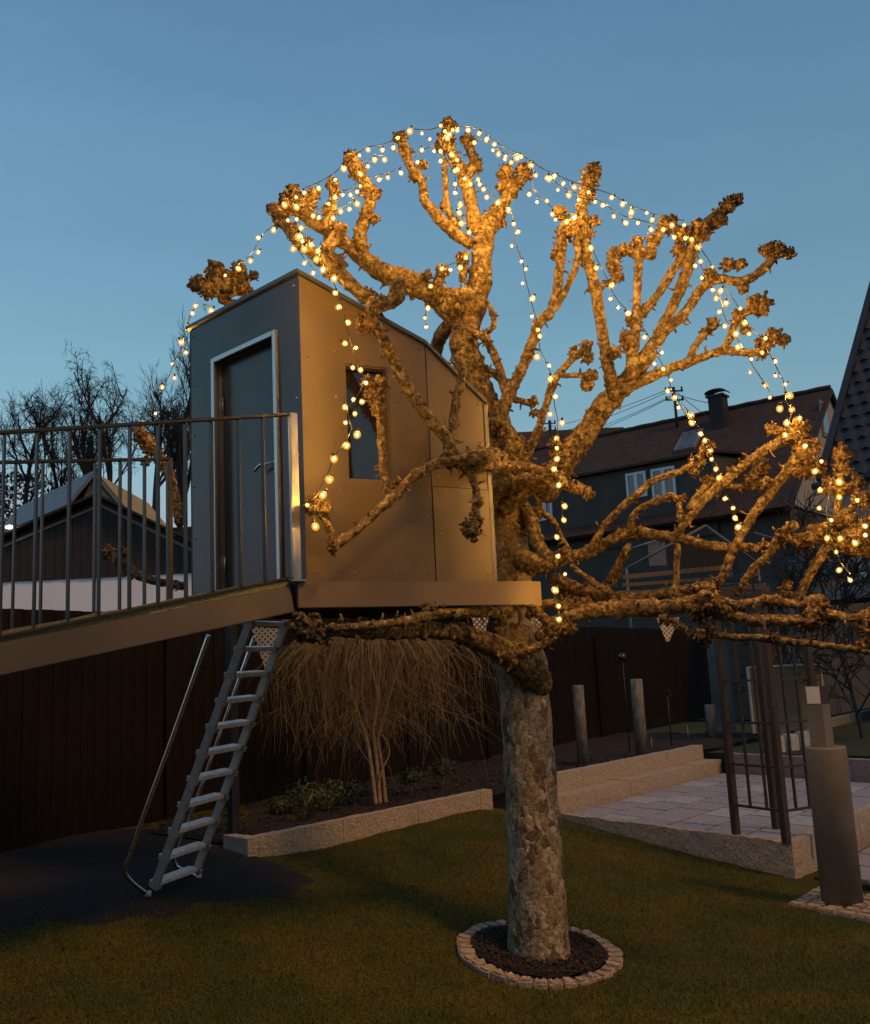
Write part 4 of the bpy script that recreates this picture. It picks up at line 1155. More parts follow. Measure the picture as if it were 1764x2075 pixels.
# ================================================================== the pollarded plane tree
tree = thing('plane_tree', 'old pollarded plane tree with knobbly bare branches wound with warm string lights', 'tree', (RING.x, RING.y, gz1(RING.x, RING.y)))
ctex = bpy.data.textures.new('bark clouds', 'CLOUDS'); ctex.noise_scale = .035; ctex.noise_depth = 3
ctex2 = bpy.data.textures.new('bark clouds fine', 'CLOUDS'); ctex2.noise_scale = .018; ctex2.noise_depth = 2
rt_ = random.Random(11)
def bake(bm, name, voxel, disp, matn, parent, extra=None):
    me = mesh_from(bm, name); o = bpy.data.objects.new(name, me); COL.objects.link(o)
    r = o.modifiers.new('r', 'REMESH'); r.mode = 'VOXEL'; r.voxel_size = voxel; r.use_smooth_shade = True
    if disp:
        d = o.modifiers.new('d', 'DISPLACE'); d.texture = ctex; d.strength = disp; d.mid_level = .5; d.texture_coords = 'LOCAL'
        d = o.modifiers.new('d2', 'DISPLACE'); d.texture = ctex2; d.strength = disp*.6; d.mid_level = .5; d.texture_coords = 'LOCAL'
    dg = bpy.context.evaluated_depsgraph_get(); dg.update()
    me2 = bpy.data.meshes.new_from_object(o.evaluated_get(dg))
    bpy.data.objects.remove(o); bpy.data.meshes.remove(me)
    if extra is not None:
        b2 = bmesh.new(); b2.from_mesh(me2)
        em = bpy.data.meshes.new('x'); extra.to_mesh(em); extra.free(); b2.from_mesh(em); bpy.data.meshes.remove(em)
        b2.to_mesh(me2); b2.free()
    me2.materials.clear()
    me2.name = name
    return link(name, me2, matn, parent, smooth=True)
def rvec():
    while True:
        v = Vector((rt_.uniform(-1, 1), rt_.uniform(-1, 1), rt_.uniform(-1, 1)))
        if .1 < v.length < 1: return v.normalized()
def burl_cluster(bm, c, r, dirv, n):
    """lumpy pollard head: many overlapping knobs"""
    for i in range(n):
        v = rvec(); v = (v + dirv*.25)
        p = c + v*r*rt_.uniform(.35, .95)
        ico(bm, p, r*rt_.uniform(.14, .30), 1, (rt_.uniform(.8, 1.3), rt_.uniform(.8, 1.3), rt_.uniform(.8, 1.3)))
    ico(bm, c, r*.72, 2)
def stubs(bm, c, r, dirv, n, L=(.018, .05)):
    for i in range(n):
        v = (rvec()+dirv*.35).normalized()
        p = c+v*r*rt_.uniform(.75, 1.0)
        l = rt_.uniform(*L); w = rt_.uniform(.005, .011)
        e_ = p+(v+rvec()*.6).normalized()*l
        mid = (p+e_)/2+rvec()*.006
        tube(bm, [p-v*.012, mid, e_], [w*1.2, w, w*.55], 5, jit=.15)
GLOBAL_HEADS = []
def wall_y(x):
    return A.y + max(0.0, on_line(A, W1, min(max(x, 560), 1000), 950))*W1.y
def limb(crop, pts, Y, heads=(), burl=1.0, vox=.009, name='limb', front=None, matn=None):
    cf, s = CROP[crop]
    n = len(pts)
    q, r = [], []
    for i, (x, y, w) in enumerate(pts):
        yy = Y[0]+(Y[-1]-Y[0])*(i/(n-1)) if len(Y) == 2 else Y[i]
        if front is not None and cf(x, y)[0] < 1000:
            yy = min(yy, wall_y(cf(x, y)[0])-front-w/2/s/FPX*yy)
        q.append(P(*cf(x, y), yy)); r.append(w/2/s/FPX*yy)
    qp, rp2 = resample(q, r, .025)
    bm = bmesh.new()
    # irregular thickness
    ph = rt_.uniform(0, 9)
    rp3 = [a*(1+.14*noise.noise(Vector((i*.22+ph, 0, 0)))+.10*noise.noise(Vector((i*.6+ph, 5, 0)))) for i, a in enumerate(rp2)]
    qp2 = [p+Vector((noise.noise(Vector((i*.3+ph, 1, 0))), noise.noise(Vector((i*.3+ph, 2, 0))), noise.noise(Vector((i*.3+ph, 3, 0)))))*rp2[i]*.28 for i, p in enumerate(qp)]
    tube(bm, qp2, rp3, 10)
    ico(bm, qp2[0], rp3[0]*.98, 2); ico(bm, qp2[-1], rp3[-1]*1.05, 2)
    ex = bmesh.new()
    for i in range(1, len(qp2)-1):
        k = burl*1.1
        while k > 0:
            if rt_.random() < k:
                t_ = (qp2[i+1]-qp2[i-1]).normalized(); v = rvec(); v = (v-t_*v.dot(t_)).normalized()
                rb = min(rp3[i]*rt_.uniform(.20, .48), .028)
                ico(bm, qp2[i]+v*rp3[i]*rt_.uniform(.85, 1.1), max(rb, .009), 1, (1, 1, rt_.uniform(.7, 1.4)))
                if rt_.random() < .30:
                    c = qp2[i]+v*rp3[i]*1.0
                    tube(ex, [c, c+v*.022+rvec()*.006, c+v*rt_.uniform(.025, .05)+rvec()*.015], [.009, .007, .004], 5)
            k -= 1
    o = bake(bm, name, vox, .017, matn or M['bark'], tree, ex)
    for (hx, hy, hr) in heads:
        # depth of nearest skeleton point
        best = min(range(n), key=lambda i: (pts[i][0]-hx)**2+(pts[i][1]-hy)**2)
        yy = q[best].y
        c = P(*cf(hx, hy), yy-.0); R = hr/s/FPX*yy
        d = (c-q[max(0, best-1)]); d = d.normalized() if d.length > 1e-4 else Vector((0, 0, 1))
        hb = bmesh.new(); burl_cluster(hb, c, R, d, 46)
        hx_ = bmesh.new(); stubs(hx_, c, R*.93, d, int(14+R*160), (.010, .026))
        bake(hb, 'pollard_head', .0085, .016, M['knob'], o, hx_)
        GLOBAL_HEADS.append((c, R))
    return o
YT = RING.y
# trunk
bm = bmesh.new()
tk = [(1093, 1950, 132, 0), (1092, 1925, 120, 0), (1088, 1800, 110, .0), (1080, 1650, 106, .03), (1070, 1500, 100, .06), (1063, 1400, 98, .09), (1058, 1345, 104, .10), (1052, 1300, 82, .12), (1047, 1240, 74, .14), (1040, 1150, 70, .16), (1034, 1050, 70, .17), (1030, 985, 80, .17), (1020, 925, 84, .15)]
q = [P(x, y, YT+dy) for x, y, w, dy in tk]; r = [w/2/FPX*(YT+dy) for x, y, w, dy in tk]
qp, rp2 = resample(q, r, .05); tube(bm, qp, [a*(1+.05*noise.noise(Vector((i*.3, 7, 0)))) for i, a in enumerate(rp2)], 20)
for k in range(26):
    i = rt_.randrange(2, len(qp)-2); v = rvec(); v.z = 0; v.normalize()
    ico(bm, qp[i]+v*rp2[i]*.93, rt_.uniform(.015, .04), 1, (1, 1, rt_.uniform(1, 2)))
for k in range(5):
    a = k*1.26+.4; ico(bm, q[0]+Vector((math.cos(a)*.16, math.sin(a)*.16, .0)), .075, 2, (1, 1, 1.2))
bake(bm, 'trunk', .011, .012, M['trunkbark'], tree)
YA = YT+.14
# central leader and its arms (crop A)
limb('A', [(1545, 1620, 120), (1500, 1450, 112), (1425, 1280, 140), (1375, 1130, 135), (1400, 1000, 135), (1440, 880, 112), (1458, 760, 100), (1470, 640, 98), (1500, 560, 100)], (YA+.03, YT-.05), [(1520, 545, 62)], vox=.010)
limb('A', [(1480, 620, 70), (1545, 500, 62), (1585, 420, 62), (1575, 330, 50)], (YT-.05, YT-.1), [(1568, 350, 46), (1555, 410, 40)])
limb('A', [(1590, 430, 55), (1640, 370, 50), (1655, 320, 45)], (YT-.1, YT-.12), [(1648, 345, 48), (1610, 400, 36)])
limb('A', [(1430, 600, 70), (1405, 470, 66), (1370, 350, 58), (1320, 250, 52), (1295, 160, 50)], (YT-.05, YT-.15), [(1293, 215, 56), (1310, 130, 40), (1340, 300, 30)])
limb('A', [(1370, 390, 50), (1420, 310, 48), (1400, 210, 45)], (YT-.12, YT-.02), [(1428, 310, 40), (1395, 205, 40)])
limb('A', [(1400, 665, 60), (1300, 590, 58), (1205, 480, 46), (1180, 380, 42), (1125, 300, 46), (1090, 190, 46)], (YT-.02, YT-.2), [(1088, 190, 38), (1115, 250, 32), (1190, 312, 26), (1150, 360, 28)])
limb('A', [(1345, 590, 40), (1300, 500, 36), (1292, 400, 30), (1290, 290, 28)], (YT-.03, YT-.1), [(1290, 500, 28)], burl=.3)
limb('A', [(1370, 830, 40), (1375, 760, 44), (1385, 715, 40)], (YT-.02, YT-.1), [(1370, 740, 36)])
# long arm to the upper left
limb('A', [(1350, 1010, 120), (1255, 910, 112), (1110, 835, 104), (985, 785, 92), (870, 695, 72), (760, 615, 62), (680, 560, 62), (610, 500, 70)], (YT+.1, YT-.55), [(545, 520, 58), (600, 480, 72), (660, 500, 58), (690, 450, 36), (600, 430, 40)], vox=.010)
limb('A', [(930, 740, 66), (900, 650, 60), (930, 540, 62), (950, 440, 62), (900, 350, 60), (870, 290, 56)], (YT-.25, YT-.45), [(865, 285, 46), (890, 340, 46), (965, 560, 30), (975, 440, 34), (905, 650, 30)])
limb('A', [(745, 590, 44), (775, 500, 44), (785, 420, 44)], (YT-.48, YT-.5), [(782, 405, 38), (790, 440, 32), (755, 520, 28)])
limb('A', [(750, 700, 56), (800, 620, 60)], (YT-.6, YT-.55), [(803, 610, 48)])
limb('A', [(1250, 900, 52), (1262, 830, 52), (1275, 790, 48)], (YT-.05, YT-.2), [(1278, 795, 36), (1212, 815, 26)])
limb('A', [(1290, 960, 62), (1330, 905, 66), (1400, 900, 60)], (YT-.1, YT-.15), [(1320, 900, 26)])
limb('A', [(1235, 1185, 66), (1262, 1110, 66), (1290, 1055, 66), (1350, 1010, 76)], (YT+.75, YT+.5, YT+.2, YT+.1), burl=.3)
# arm crossing in front of the roof corner
limb('A', [(1075, 850, 75), (1045, 930, 66), (960, 925, 70), (880, 870, 66), (795, 790, 72), (700, 720, 66), (630, 660, 62), (570, 590, 60), (530, 545, 55)], (YT-.35, YT-.72), [(800, 755, 54), (790, 800, 50), (940, 910, 50), (600, 610, 40), (548, 560, 44), (660, 670, 34)], front=0.1)
limb('A', [(1065, 850, 46), (1090, 910, 48), (1040, 940, 52), (980, 960, 50)], (YT-.4, YT-.6), burl=1.3, front=0.1)
limb('A', [(960, 930, 60), (955, 1000, 60), (1010, 1100, 56), (1060, 1200, 54), (1120, 1320, 54), (1200, 1440, 54), (1280, 1530, 62), (1320, 1610, 66)], (YT-.7, YT-.72), [(930, 1020, 58), (975, 965, 46), (1030, 1150, 34)], front=0.22)
limb('A', [(1310, 1570, 50), (1330, 1460, 46), (1350, 1350, 46), (1372, 1240, 40)], (YT-.7, YT-.62), burl=.9, front=0.2)
# low arm in front of the side wall (crop C)
limb('C', [(1290, 440, 90), (1180, 410, 95), (1060, 430, 80), (960, 440, 70), (860, 470, 66), (760, 525, 68), (700, 590, 68), (600, 680, 60), (480, 790, 56), (380, 880, 54), (290, 940, 56), (255, 965, 50)], (YT+.05, YT-.95), [(262, 962, 42), (950, 440, 44), (660, 600, 36)], vox=.0085, front=0.22)
limb('C', [(262, 950, 48), (240, 870, 46), (205, 800, 46), (160, 730, 50)], (YT-.95, YT-.98), [(145, 720, 70), (200, 745, 50)], front=0.22)
limb('C', [(585, 670, 54), (565, 520, 52), (550, 350, 50), (540, 200, 54), (520, 100, 64), (500, 20, 70)], (YT-.87, YT-.92), [(505, 40, 66), (545, -20, 52), (470, -20, 48), (530, 130, 44)], burl=1.2, front=0.2)
limb('C', [(985, 450, 62), (1075, 500, 56), (1118, 590, 54), (1128, 690, 52), (1115, 800, 56)], (YT-.68, YT-.75), [(1100, 850, 72), (1130, 790, 44), (1140, 690, 36)], front=0.2)
limb('C', [(1090, 500, 60), (1200, 470, 58), (1330, 470, 62), (1470, 490, 60), (1560, 510, 56), (1640, 520, 50)], (YT-.45, YT-.45), [(1610, 440, 62), (1660, 400, 52), (1600, 350, 44), (1560, 500, 44)], front=0.2)
limb('C', [(1240, 640, 90), (1330, 590, 96), (1450, 560, 84), (1560, 560, 60)], (YT+.0, YT-.35), burl=.5)
limb('C', [(1300, 720, 120), (1380, 660, 90), (1480, 600, 76), (1570, 600, 60)], (YT+.02, YT-.2), burl=.6)
limb('C', [(1600, 520, 50), (1670, 580, 46), (1740, 620, 44)], (YT-.45, YT-.5), [(1745, 615, 44), (1690, 590, 38), (1800, 640, 40)])
limb('C', [(1150, 400, 86), (1240, 420, 80)], (YT-.35, YT-.1), [(1180, 410, 48)], front=0.1)
# right side limb sagging from the trunk
limb('C', [(1400, 700, 80), (1450, 780, 95), (1475, 880, 92), (1510, 970, 84), (1570, 1030, 78)], (YT+.1, YT-.2), [(1480, 760, 44)], burl=.8)
limb('C', [(1480, 640, 40), (1520, 740, 38), (1600, 820, 36), (1650, 920, 34), (1700, 1000, 36)], (YT+.05, YT-.1), burl=.7)
# low bough to the left under the platform
limb('C', [(1480, 1780, 210), (1400, 1680, 190), (1280, 1590, 150), (1120, 1520, 128), (950, 1470, 118), (800, 1465, 108), (600, 1480, 90), (420, 1480, 78), (230, 1470, 74)], (YT+.02, YT-1.38), [(110, 1450, 105), (190, 1490, 66), (60, 1460, 62)], vox=.011, burl=.6)
limb('C', [(1290, 1420, 62), (1240, 1365, 62), (1120, 1355, 66), (1000, 1365, 62), (860, 1375, 62), (720, 1410, 62), (560, 1435, 54), (400, 1450, 52), (240, 1455, 56)], (YT-.45, YT-1.42), [(840, 1350, 46), (1075, 1330, 32)])
limb('C', [(1270, 1390, 60), (1262, 1470, 56), (1275, 1550, 54), (1380, 1605, 54), (1500, 1570, 52), (1590, 1510, 58), (1640, 1450, 60)], (YT-.3, YT-.35), [(1262, 1560, 34), (1385, 1590, 34), (1600, 1480, 60), (1690, 1450, 56)])
limb('C', [(1280, 1385, 54), (1340, 1330, 56), (1415, 1290, 66), (1480, 1340, 58), (1560, 1430, 58), (1600, 1480, 56)], (YT-.32, YT-.3), [(1412, 1285, 44)])
# right-hand horizontal limbs (crop E)
limb('E', [(30, 860, 120), (130, 880, 90), (260, 850, 62), (400, 800, 60), (500, 745, 56), (600, 720, 58), (710, 735, 52), (850, 760, 52), (1000, 795, 52), (1150, 800, 46), (1270, 795, 46)], (YT-.1, YT-.75), [(1240, 795, 36), (600, 720, 34), (230, 840, 46)])
limb('E', [(370, 800, 40), (430, 700, 38), (500, 620, 38), (580, 550, 38), (690, 460, 34), (800, 425, 34), (880, 380, 36), (940, 310, 40)], (YT-.35, YT-.6), [(945, 300, 42), (900, 370, 40), (880, 420, 30)])
limb('E', [(565, 720, 38), (575, 650, 36), (620, 600, 34), (700, 565, 34), (770, 545, 36)], (YT-.45, YT-.7), [(765, 545, 28)])
limb('E', [(795, 740, 42), (860, 650, 42), (960, 530, 46), (1080, 430, 46), (1200, 335, 46), (1310, 270, 52), (1400, 220, 60)], (YT-.55, YT-.8), [(1400, 220, 74), (1330, 250, 56), (1270, 210, 36), (1430, 300, 66), (1080, 420, 26)])
limb('E', [(820, 660, 32), (812, 600, 32), (815, 555, 30)], (YT-.58, YT-.55), [(815, 560, 30)])
limb('E', [(860, 600, 36), (910, 530, 36), (960, 470, 40)], (YT-.6, YT-.5), [(960, 475, 36)])
limb('E', [(1060, 490, 30), (1140, 495, 30), (1220, 490, 32)], (YT-.62, YT-.5), [(1220, 480, 34), (1215, 400, 50), (1170, 460, 36)])
limb('E', [(805, 790, 34), (798, 890, 32), (795, 990, 34), (800, 1040, 34)], (YT-.55, YT-.6), burl=.6)
limb('E', [(1005, 990, 46), (1060, 860, 46), (1130, 720, 48), (1200, 610, 50), (1290, 490, 52), (1380, 380, 58), (1430, 310, 60)], (YT-.6, YT-.85), [(1440, 330, 76), (1480, 400, 60), (1400, 410, 46), (1250, 480, 34)])
limb('E', [(1100, 1020, 42), (1180, 910, 40), (1260, 820, 40), (1330, 720, 46), (1380, 690, 50)], (YT-.6, YT-.95), [(1330, 740, 44), (1300, 780, 34)])
limb('E', [(1405, 1050, 46), (1450, 960, 44), (1510, 850, 46), (1560, 770, 48), (1600, 660, 50), (1610, 520, 48), (1620, 380, 46)], (YT-.7, YT-.9), [(1620, 340, 56), (1625, 400, 50), (1580, 500, 60), (1650, 500, 46), (1560, 740, 66), (1480, 740, 60), (1420, 770, 46), (1690, 470, 40)])
limb('E', [(1570, 770, 50), (1640, 730, 50), (1700, 680, 50), (1790, 650, 40)], (YT-.8, YT-1.0), [(1640, 770, 72), (1700, 720, 70), (1740, 790, 60), (1690, 790, 56), (1650, 660, 46), (1720, 560, 50)])
limb('E', [(1540, 690, 40), (1640, 630, 38), (1720, 560, 36), (1800, 540, 36)], (YT-.85, YT-1.0), [(1730, 560, 40)])
# low boughs to the right
limb('E', [(120, 1240, 70), (200, 1170, 72), (300, 1130, 62), (420, 1110, 78), (540, 1100, 86), (680, 1100, 86), (820, 1085, 80), (930, 1060, 80), (980, 1040, 76)], (YT-.25, YT-.75), [(960, 1060, 70), (900, 1110, 60), (1010, 1090, 56), (340, 1080, 40)], burl=1.5)
limb('E', [(200, 960, 70), (330, 1010, 60), (450, 1040, 58), (600, 1050, 56), (720, 1030, 54), (850, 1010, 54), (970, 985, 56)], (YT+.0, YT-.6), [(240, 1000, 60), (330, 1010, 40), (850, 1040, 46)], burl=1.5)
limb('E', [(60, 1130, 50), (140, 1080, 50), (230, 1090, 50), (340, 1085, 46)], (YT-.2, YT-.3), [(260, 1080, 40)], burl=1.2)
limb('E', [(280, 890, 32), (330, 930, 32), (390, 980, 36), (450, 1010, 36)], (YT-.3, YT-.3), burl=.6)
limb('E', [(560, 790, 46), (520, 870, 48), (480, 950, 50), (430, 1010, 56)], (YT-.4, YT-.1), burl=1.2)
limb('E', [(1000, 1060, 56), (1100, 1085, 46), (1200, 1070, 52), (1290, 1060, 52), (1380, 1080, 52), (1450, 1070, 56)], (YT-.7, YT-.8), [(1490, 1080, 66), (1470, 1140, 66), (1520, 1130, 54), (1340, 990, 30), (1340, 1030, 26)])
limb('E', [(960, 1080, 70), (1060, 1130, 60), (1180, 1160, 62), (1300, 1160, 60), (1420, 1160, 56)], (YT-.68, YT-.78), [(1440, 1170, 60), (1010, 1120, 52)])
limb('E', [(1560, 1130, 50), (1640, 1145, 46), (1720, 1145, 46), (1810, 1150, 46)], (YT-.85, YT-.9), [(1745, 1150, 52), (1740, 1210, 40)])
limb('E', [(990, 1235, 36), (1090, 1245, 36), (1200, 1248, 38), (1310, 1262, 40), (1420, 1272, 36), (1560, 1290, 36), (1720, 1310, 36), (1800, 1320, 34)], (YT-.75, YT-.95), [(1740, 1290, 40), (1290, 1250, 24)], burl=.9)
limb('E', [(730, 1140, 42), (800, 1180, 42), (860, 1215, 42), (920, 1240, 48)], (YT-.6, YT-.72), [(900, 1225, 44), (950, 1190, 40), (940, 1250, 38), (740, 1150, 34)])
# right-hand crown (crop B)
limb('B', [(430, 1640, 120), (500, 1530, 110), (600, 1390, 108), (690, 1260, 104), (770, 1170, 96), (840, 1090, 82), (900, 1020, 66)], (YT+.05, YT-.3), [(700, 1240, 40)], vox=.010, burl=.7)
limb('B', [(800, 1175, 56), (870, 1140, 54), (990, 1090, 48), (1110, 1045, 44), (1230, 1010, 40), (1340, 1015, 36), (1400, 1005, 36), (1450, 975, 38)], (YT-.25, YT-.45), [(1460, 950, 46), (1410, 975, 40), (1500, 960, 34), (1405, 1020, 30)])
limb('B', [(1235, 1005, 38), (1275, 920, 38), (1310, 850, 40), (1380, 810, 44)], (YT-.38, YT-.5), [(1400, 800, 56), (1370, 800, 44), (1300, 850, 34), (1330, 915, 26)])
limb('B', [(1075, 1050, 32), (1115, 970, 32), (1160, 910, 34)], (YT-.35, YT-.3), [(1185, 890, 34), (1150, 920, 28)])
limb('B', [(860, 1060, 52), (960, 930, 50), (1060, 830, 46), (1140, 720, 44), (1220, 680, 44), (1320, 690, 44), (1410, 640, 44), (1470, 570, 44)], (YT-.28, YT-.5), [(1470, 560, 50), (1430, 555, 40), (1530, 565, 30), (1250, 620, 36), (1310, 615, 30), (1170, 670, 36), (1320, 720, 30)])
limb('B', [(860, 1050, 62), (930, 950, 52), (980, 850, 50), (1040, 720, 52), (1080, 600, 56), (1100, 500, 60), (1150, 460, 60)], (YT-.28, YT-.42), [(1130, 465, 62), (1200, 410, 54), (1250, 350, 48), (1050, 480, 50), (1290, 320, 36), (1030, 550, 36)])
limb('B', [(1060, 470, 46), (980, 440, 44), (930, 490, 44), (895, 560, 42), (850, 540, 40)], (YT-.4, YT-.35), [(980, 440, 48), (1000, 420, 36), (900, 560, 34), (915, 500, 34), (845, 515, 32)])
limb('B', [(850, 560, 40), (845, 690, 40), (838, 800, 42), (835, 900, 48), (822, 1000, 60), (815, 1110, 60)], (YT-.34, YT-.3), [(830, 870, 44), (800, 950, 52), (745, 1010, 36)])
limb('B', [(835, 575, 34), (790, 550, 36), (750, 560, 40), (735, 620, 40)], (YT-.34, YT-.32), [(790, 550, 36), (745, 570, 42), (735, 620, 36), (745, 665, 28)])
limb('B', [(735, 1215, 64), (715, 1110, 60), (695, 1000, 56), (670, 850, 52), (650, 720, 54), (615, 590, 54), (590, 460, 56), (590, 350, 56), (615, 250, 58), (635, 180, 52)], (YT-.2, YT-.35), [(625, 230, 54), (640, 185, 42), (640, 420, 34), (620, 480, 30), (615, 300, 40)])
limb('B', [(660, 730, 34), (700, 700, 30), (750, 675, 30)], (YT-.28, YT-.25), [(755, 670, 24)], burl=.6)
limb('B', [(850, 850, 46), (920, 770, 42), (980, 680, 42), (1050, 570, 44)], (YT-.3, YT-.36), burl=.9)
limb('B', [(210, 1330, 60), (260, 1200, 54), (330, 1060, 52), (380, 920, 48), (400, 870, 46), (470, 800, 40), (530, 700, 32), (570, 590, 30), (565, 500, 36)], (YT+.0, YT-.35), [(545, 460, 44), (490, 380, 34)])
limb('B', [(440, 850, 44), (475, 740, 44), (490, 620, 48), (500, 500, 52), (520, 430, 52)], (YT-.2, YT-.32), [(510, 480, 44), (495, 390, 36), (475, 580, 30), (490, 540, 36)])
limb('B', [(300, 1560, 60), (360, 1440, 40), (410, 1310, 36), (460, 1150, 36), (540, 1050, 32), (590, 1010, 34)], (YT-.05, YT-.4), [(610, 985, 34), (550, 1015, 30), (612, 1040, 32)])
limb('B', [(490, 1115, 26), (560, 1120, 26), (620, 1120, 28)], (YT-.3, YT-.35), [(630, 1120, 34), (610, 1160, 32)])
limb('B', [(250, 1230, 46), (215, 1090, 40), (150, 950, 38), (100, 930, 40)], (YT+.02, YT-.1), [(140, 940, 26)])
limb('B', [(165, 920, 26), (190, 880, 26), (170, 800, 26)], (YT-.05, YT-.05), [(188, 850, 20)], burl=.5)
limb('B', [(260, 1180, 44), (190, 1110, 40), (140, 1120, 36)], (YT+.02, YT+.1), burl=.6)
limb('B', [(285, 1230, 30), (330, 1240, 30), (360, 1250, 30)], (YT+.0, YT-.05), [(365, 1240, 26), (375, 1285, 22)])
limb('B', [(190, 1700, 150), (260, 1580, 130), (290, 1480, 110), (240, 1360, 80), (210, 1260, 60)], (YT+.08, YT+.05), [(300, 1440, 50)], burl=.8)
# the arm ending behind the house roof, and the two stubs seen through the railing
limb('A', [(420, 905, 36), (330, 940, 40), (270, 910, 44), (330, 870, 60), (260, 850, 70)], (YT+.7, YT+.5), [(165, 850, 46), (215, 870, 56), (250, 800, 60), (300, 850, 60), (350, 830, 56), (345, 780, 36), (420, 815, 26), (370, 880, 40)])
limb('R', [(960, 1240, 56), (930, 1060, 50), (880, 930, 52), (800, 810, 64), (750, 760, 60)], (YT+.5, YT+.5), [(770, 790, 50), (800, 850, 44), (750, 750, 32), (780, 920, 26)])
limb('R', [(980, 1580, 46), (870, 1560, 44), (760, 1530, 50), (690, 1480, 56), (600, 1400, 56)], (YT+.5, YT+.5), [(570, 1400, 50), (650, 1450, 50), (660, 1400, 36)])

# ================================================================== string lights
def bulb_mesh():
    bm = bmesh.new()
    tube(bm, [Vector((0, 0, .030)), Vector((0, 0, .014))], [.006, .007], 6, mi=2)
    ico(bm, Vector((0, 0, 0)), .0046, 1, mi=0)
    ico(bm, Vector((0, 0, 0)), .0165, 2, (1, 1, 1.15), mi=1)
    me = mesh_from(bm, 'bulb')
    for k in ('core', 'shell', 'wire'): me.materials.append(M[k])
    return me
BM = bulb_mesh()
for p_ in BM.polygons: p_.use_smooth = True
def string_light(label, segs, fr_=None):
    """segs: list of (crop, [(x, y), ...], Y0, Y1) joined end to end"""
    pts = []
    for crop, pl, y0, y1 in segs:
        cf, s = CROP[crop]; n = len(pl)
        for i, (x, y) in enumerate(pl):
            yy = y0+(y1-y0)*(i/max(1, n-1))
            if fr_ is not None and cf(x, y)[0] < 1000: yy = min(yy, wall_y(cf(x, y)[0])-fr_)
            pts.append(P(*cf(x, y), yy))
    root = thing('string_light', label, 'string lights', tuple(pts[0]), 'warm string lights hung in the tree')
    rr = random.Random(len(pts)*7+int(pts[0].x*100))
    cab = []
    for i, p in enumerate(pts):
        off = Vector((rr.uniform(-.006, .006), rr.uniform(-.006, .006), .034))
        cab.append(p+off)
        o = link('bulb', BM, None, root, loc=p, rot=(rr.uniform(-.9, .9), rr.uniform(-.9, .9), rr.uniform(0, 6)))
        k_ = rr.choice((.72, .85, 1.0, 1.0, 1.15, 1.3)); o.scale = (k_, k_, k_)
    for _ in range(1):
        sm = [cab[0]]+[cab[i]*.5+(cab[i-1]+cab[i+1])*.25 for i in range(1, len(cab)-1)]+[cab[-1]]
    cp_, cr2 = resample(sm, [.0032]*len(sm), .05)
    bm = bmesh.new(); tube(bm, cp_, cr2, 5); link('cable', mesh_from(bm, 'cable'), M['wire'], root)
    return root
f = YT-.45
string_light('string of lights over the top of the crown from left knobs to right knobs', [
    ('A', [(560, 490), (612, 455), (650, 435), (715, 415), (790, 375), (830, 325), (900, 265), (940, 240), (1005, 240), (1055, 230), (1075, 185), (1130, 155), (1185, 165), (1220, 190), (1270, 130), (1310, 170), (1345, 150), (1395, 150), (1445, 165), (1480, 190), (1515, 215), (1565, 270), (1635, 270), (1680, 310)], f-.35, f),
    ('B', [(430, 220), (465, 212), (505, 245), (555, 262), (620, 285), (725, 310), (775, 340), (815, 378), (885, 380), (910, 410), (1000, 435), (1055, 435)], f, f-.2)])
string_light('second string of lights just below the top one on the left of the crown', [
    ('A', [(615, 500), (690, 540), (715, 548), (760, 485), (790, 455), (825, 445), (860, 445), (890, 430), (905, 350), (940, 315), (970, 285), (1015, 285)], f-.4, f-.2)])
string_light('short string of lights climbing from the left branch to the topmost knob', [
    ('A', [(780, 550), (815, 520), (855, 510), (890, 485), (905, 405), (990, 375), (1030, 365), (1090, 345), (1165, 295), (1185, 240), (1270, 245), (1300, 185)], f-.35, f)])
string_light('string of lights winding down the middle leader from the topmost knob', [
    ('A', [(1290, 155), (1320, 262), (1345, 285), (1335, 335), (1335, 395), (1335, 435), (1360, 490), (1355, 525), (1365, 575), (1400, 615)], f, f+.05)])
string_light('string of lights slanting across the middle leader towards its dark knob', [
    ('A', [(1325, 150), (1240, 245), (1270, 290), (1345, 330), (1380, 370), (1405, 395), (1440, 375), (1447, 397), (1465, 420), (1480, 455), (1530, 480), (1580, 510)], f, f+.05)])
string_light('string of lights along the upper right from the fork to the tallest right branch', [
    ('B', [(100, 60), (155, 50), (185, 95), (210, 112), (240, 135), (268, 150), (295, 130), (312, 122), (360, 165), (380, 208)], f, f),
    ('B', [(350, 295), (385, 330), (430, 325), (455, 385), (470, 410), (520, 420), (555, 400)], f-.05, f-.1)])
string_light('string of lights sagging from the tallest right branch to the bright right knob', [
    ('B', [(440, 225), (480, 275), (530, 300), (575, 320), (650, 330), (685, 345), (735, 395), (790, 425), (845, 425), (905, 455), (960, 455), (1010, 490), (1060, 495), (1120, 535)], f, f-.25)])
string_light('string of lights hanging down the sky from the dark middle knob to the lower crotch', [
    ('B', [(255, 370), (280, 430), (300, 465), (270, 530), (315, 600), (335, 635), (320, 700), (365, 770), (362, 850), (390, 912), (398, 940), (385, 1035), (440, 1075), (447, 1135), (470, 1215), (445, 1295), (500, 1335), (475, 1405)], f+.1, f-.3),
    ('E', [(200, 300), (200, 355), (185, 405), (210, 485), (238, 590), (235, 660), (200, 745), (205, 840), (240, 930), (190, 1010), (208, 1090), (210, 1155)], f-.35, f-.3)])
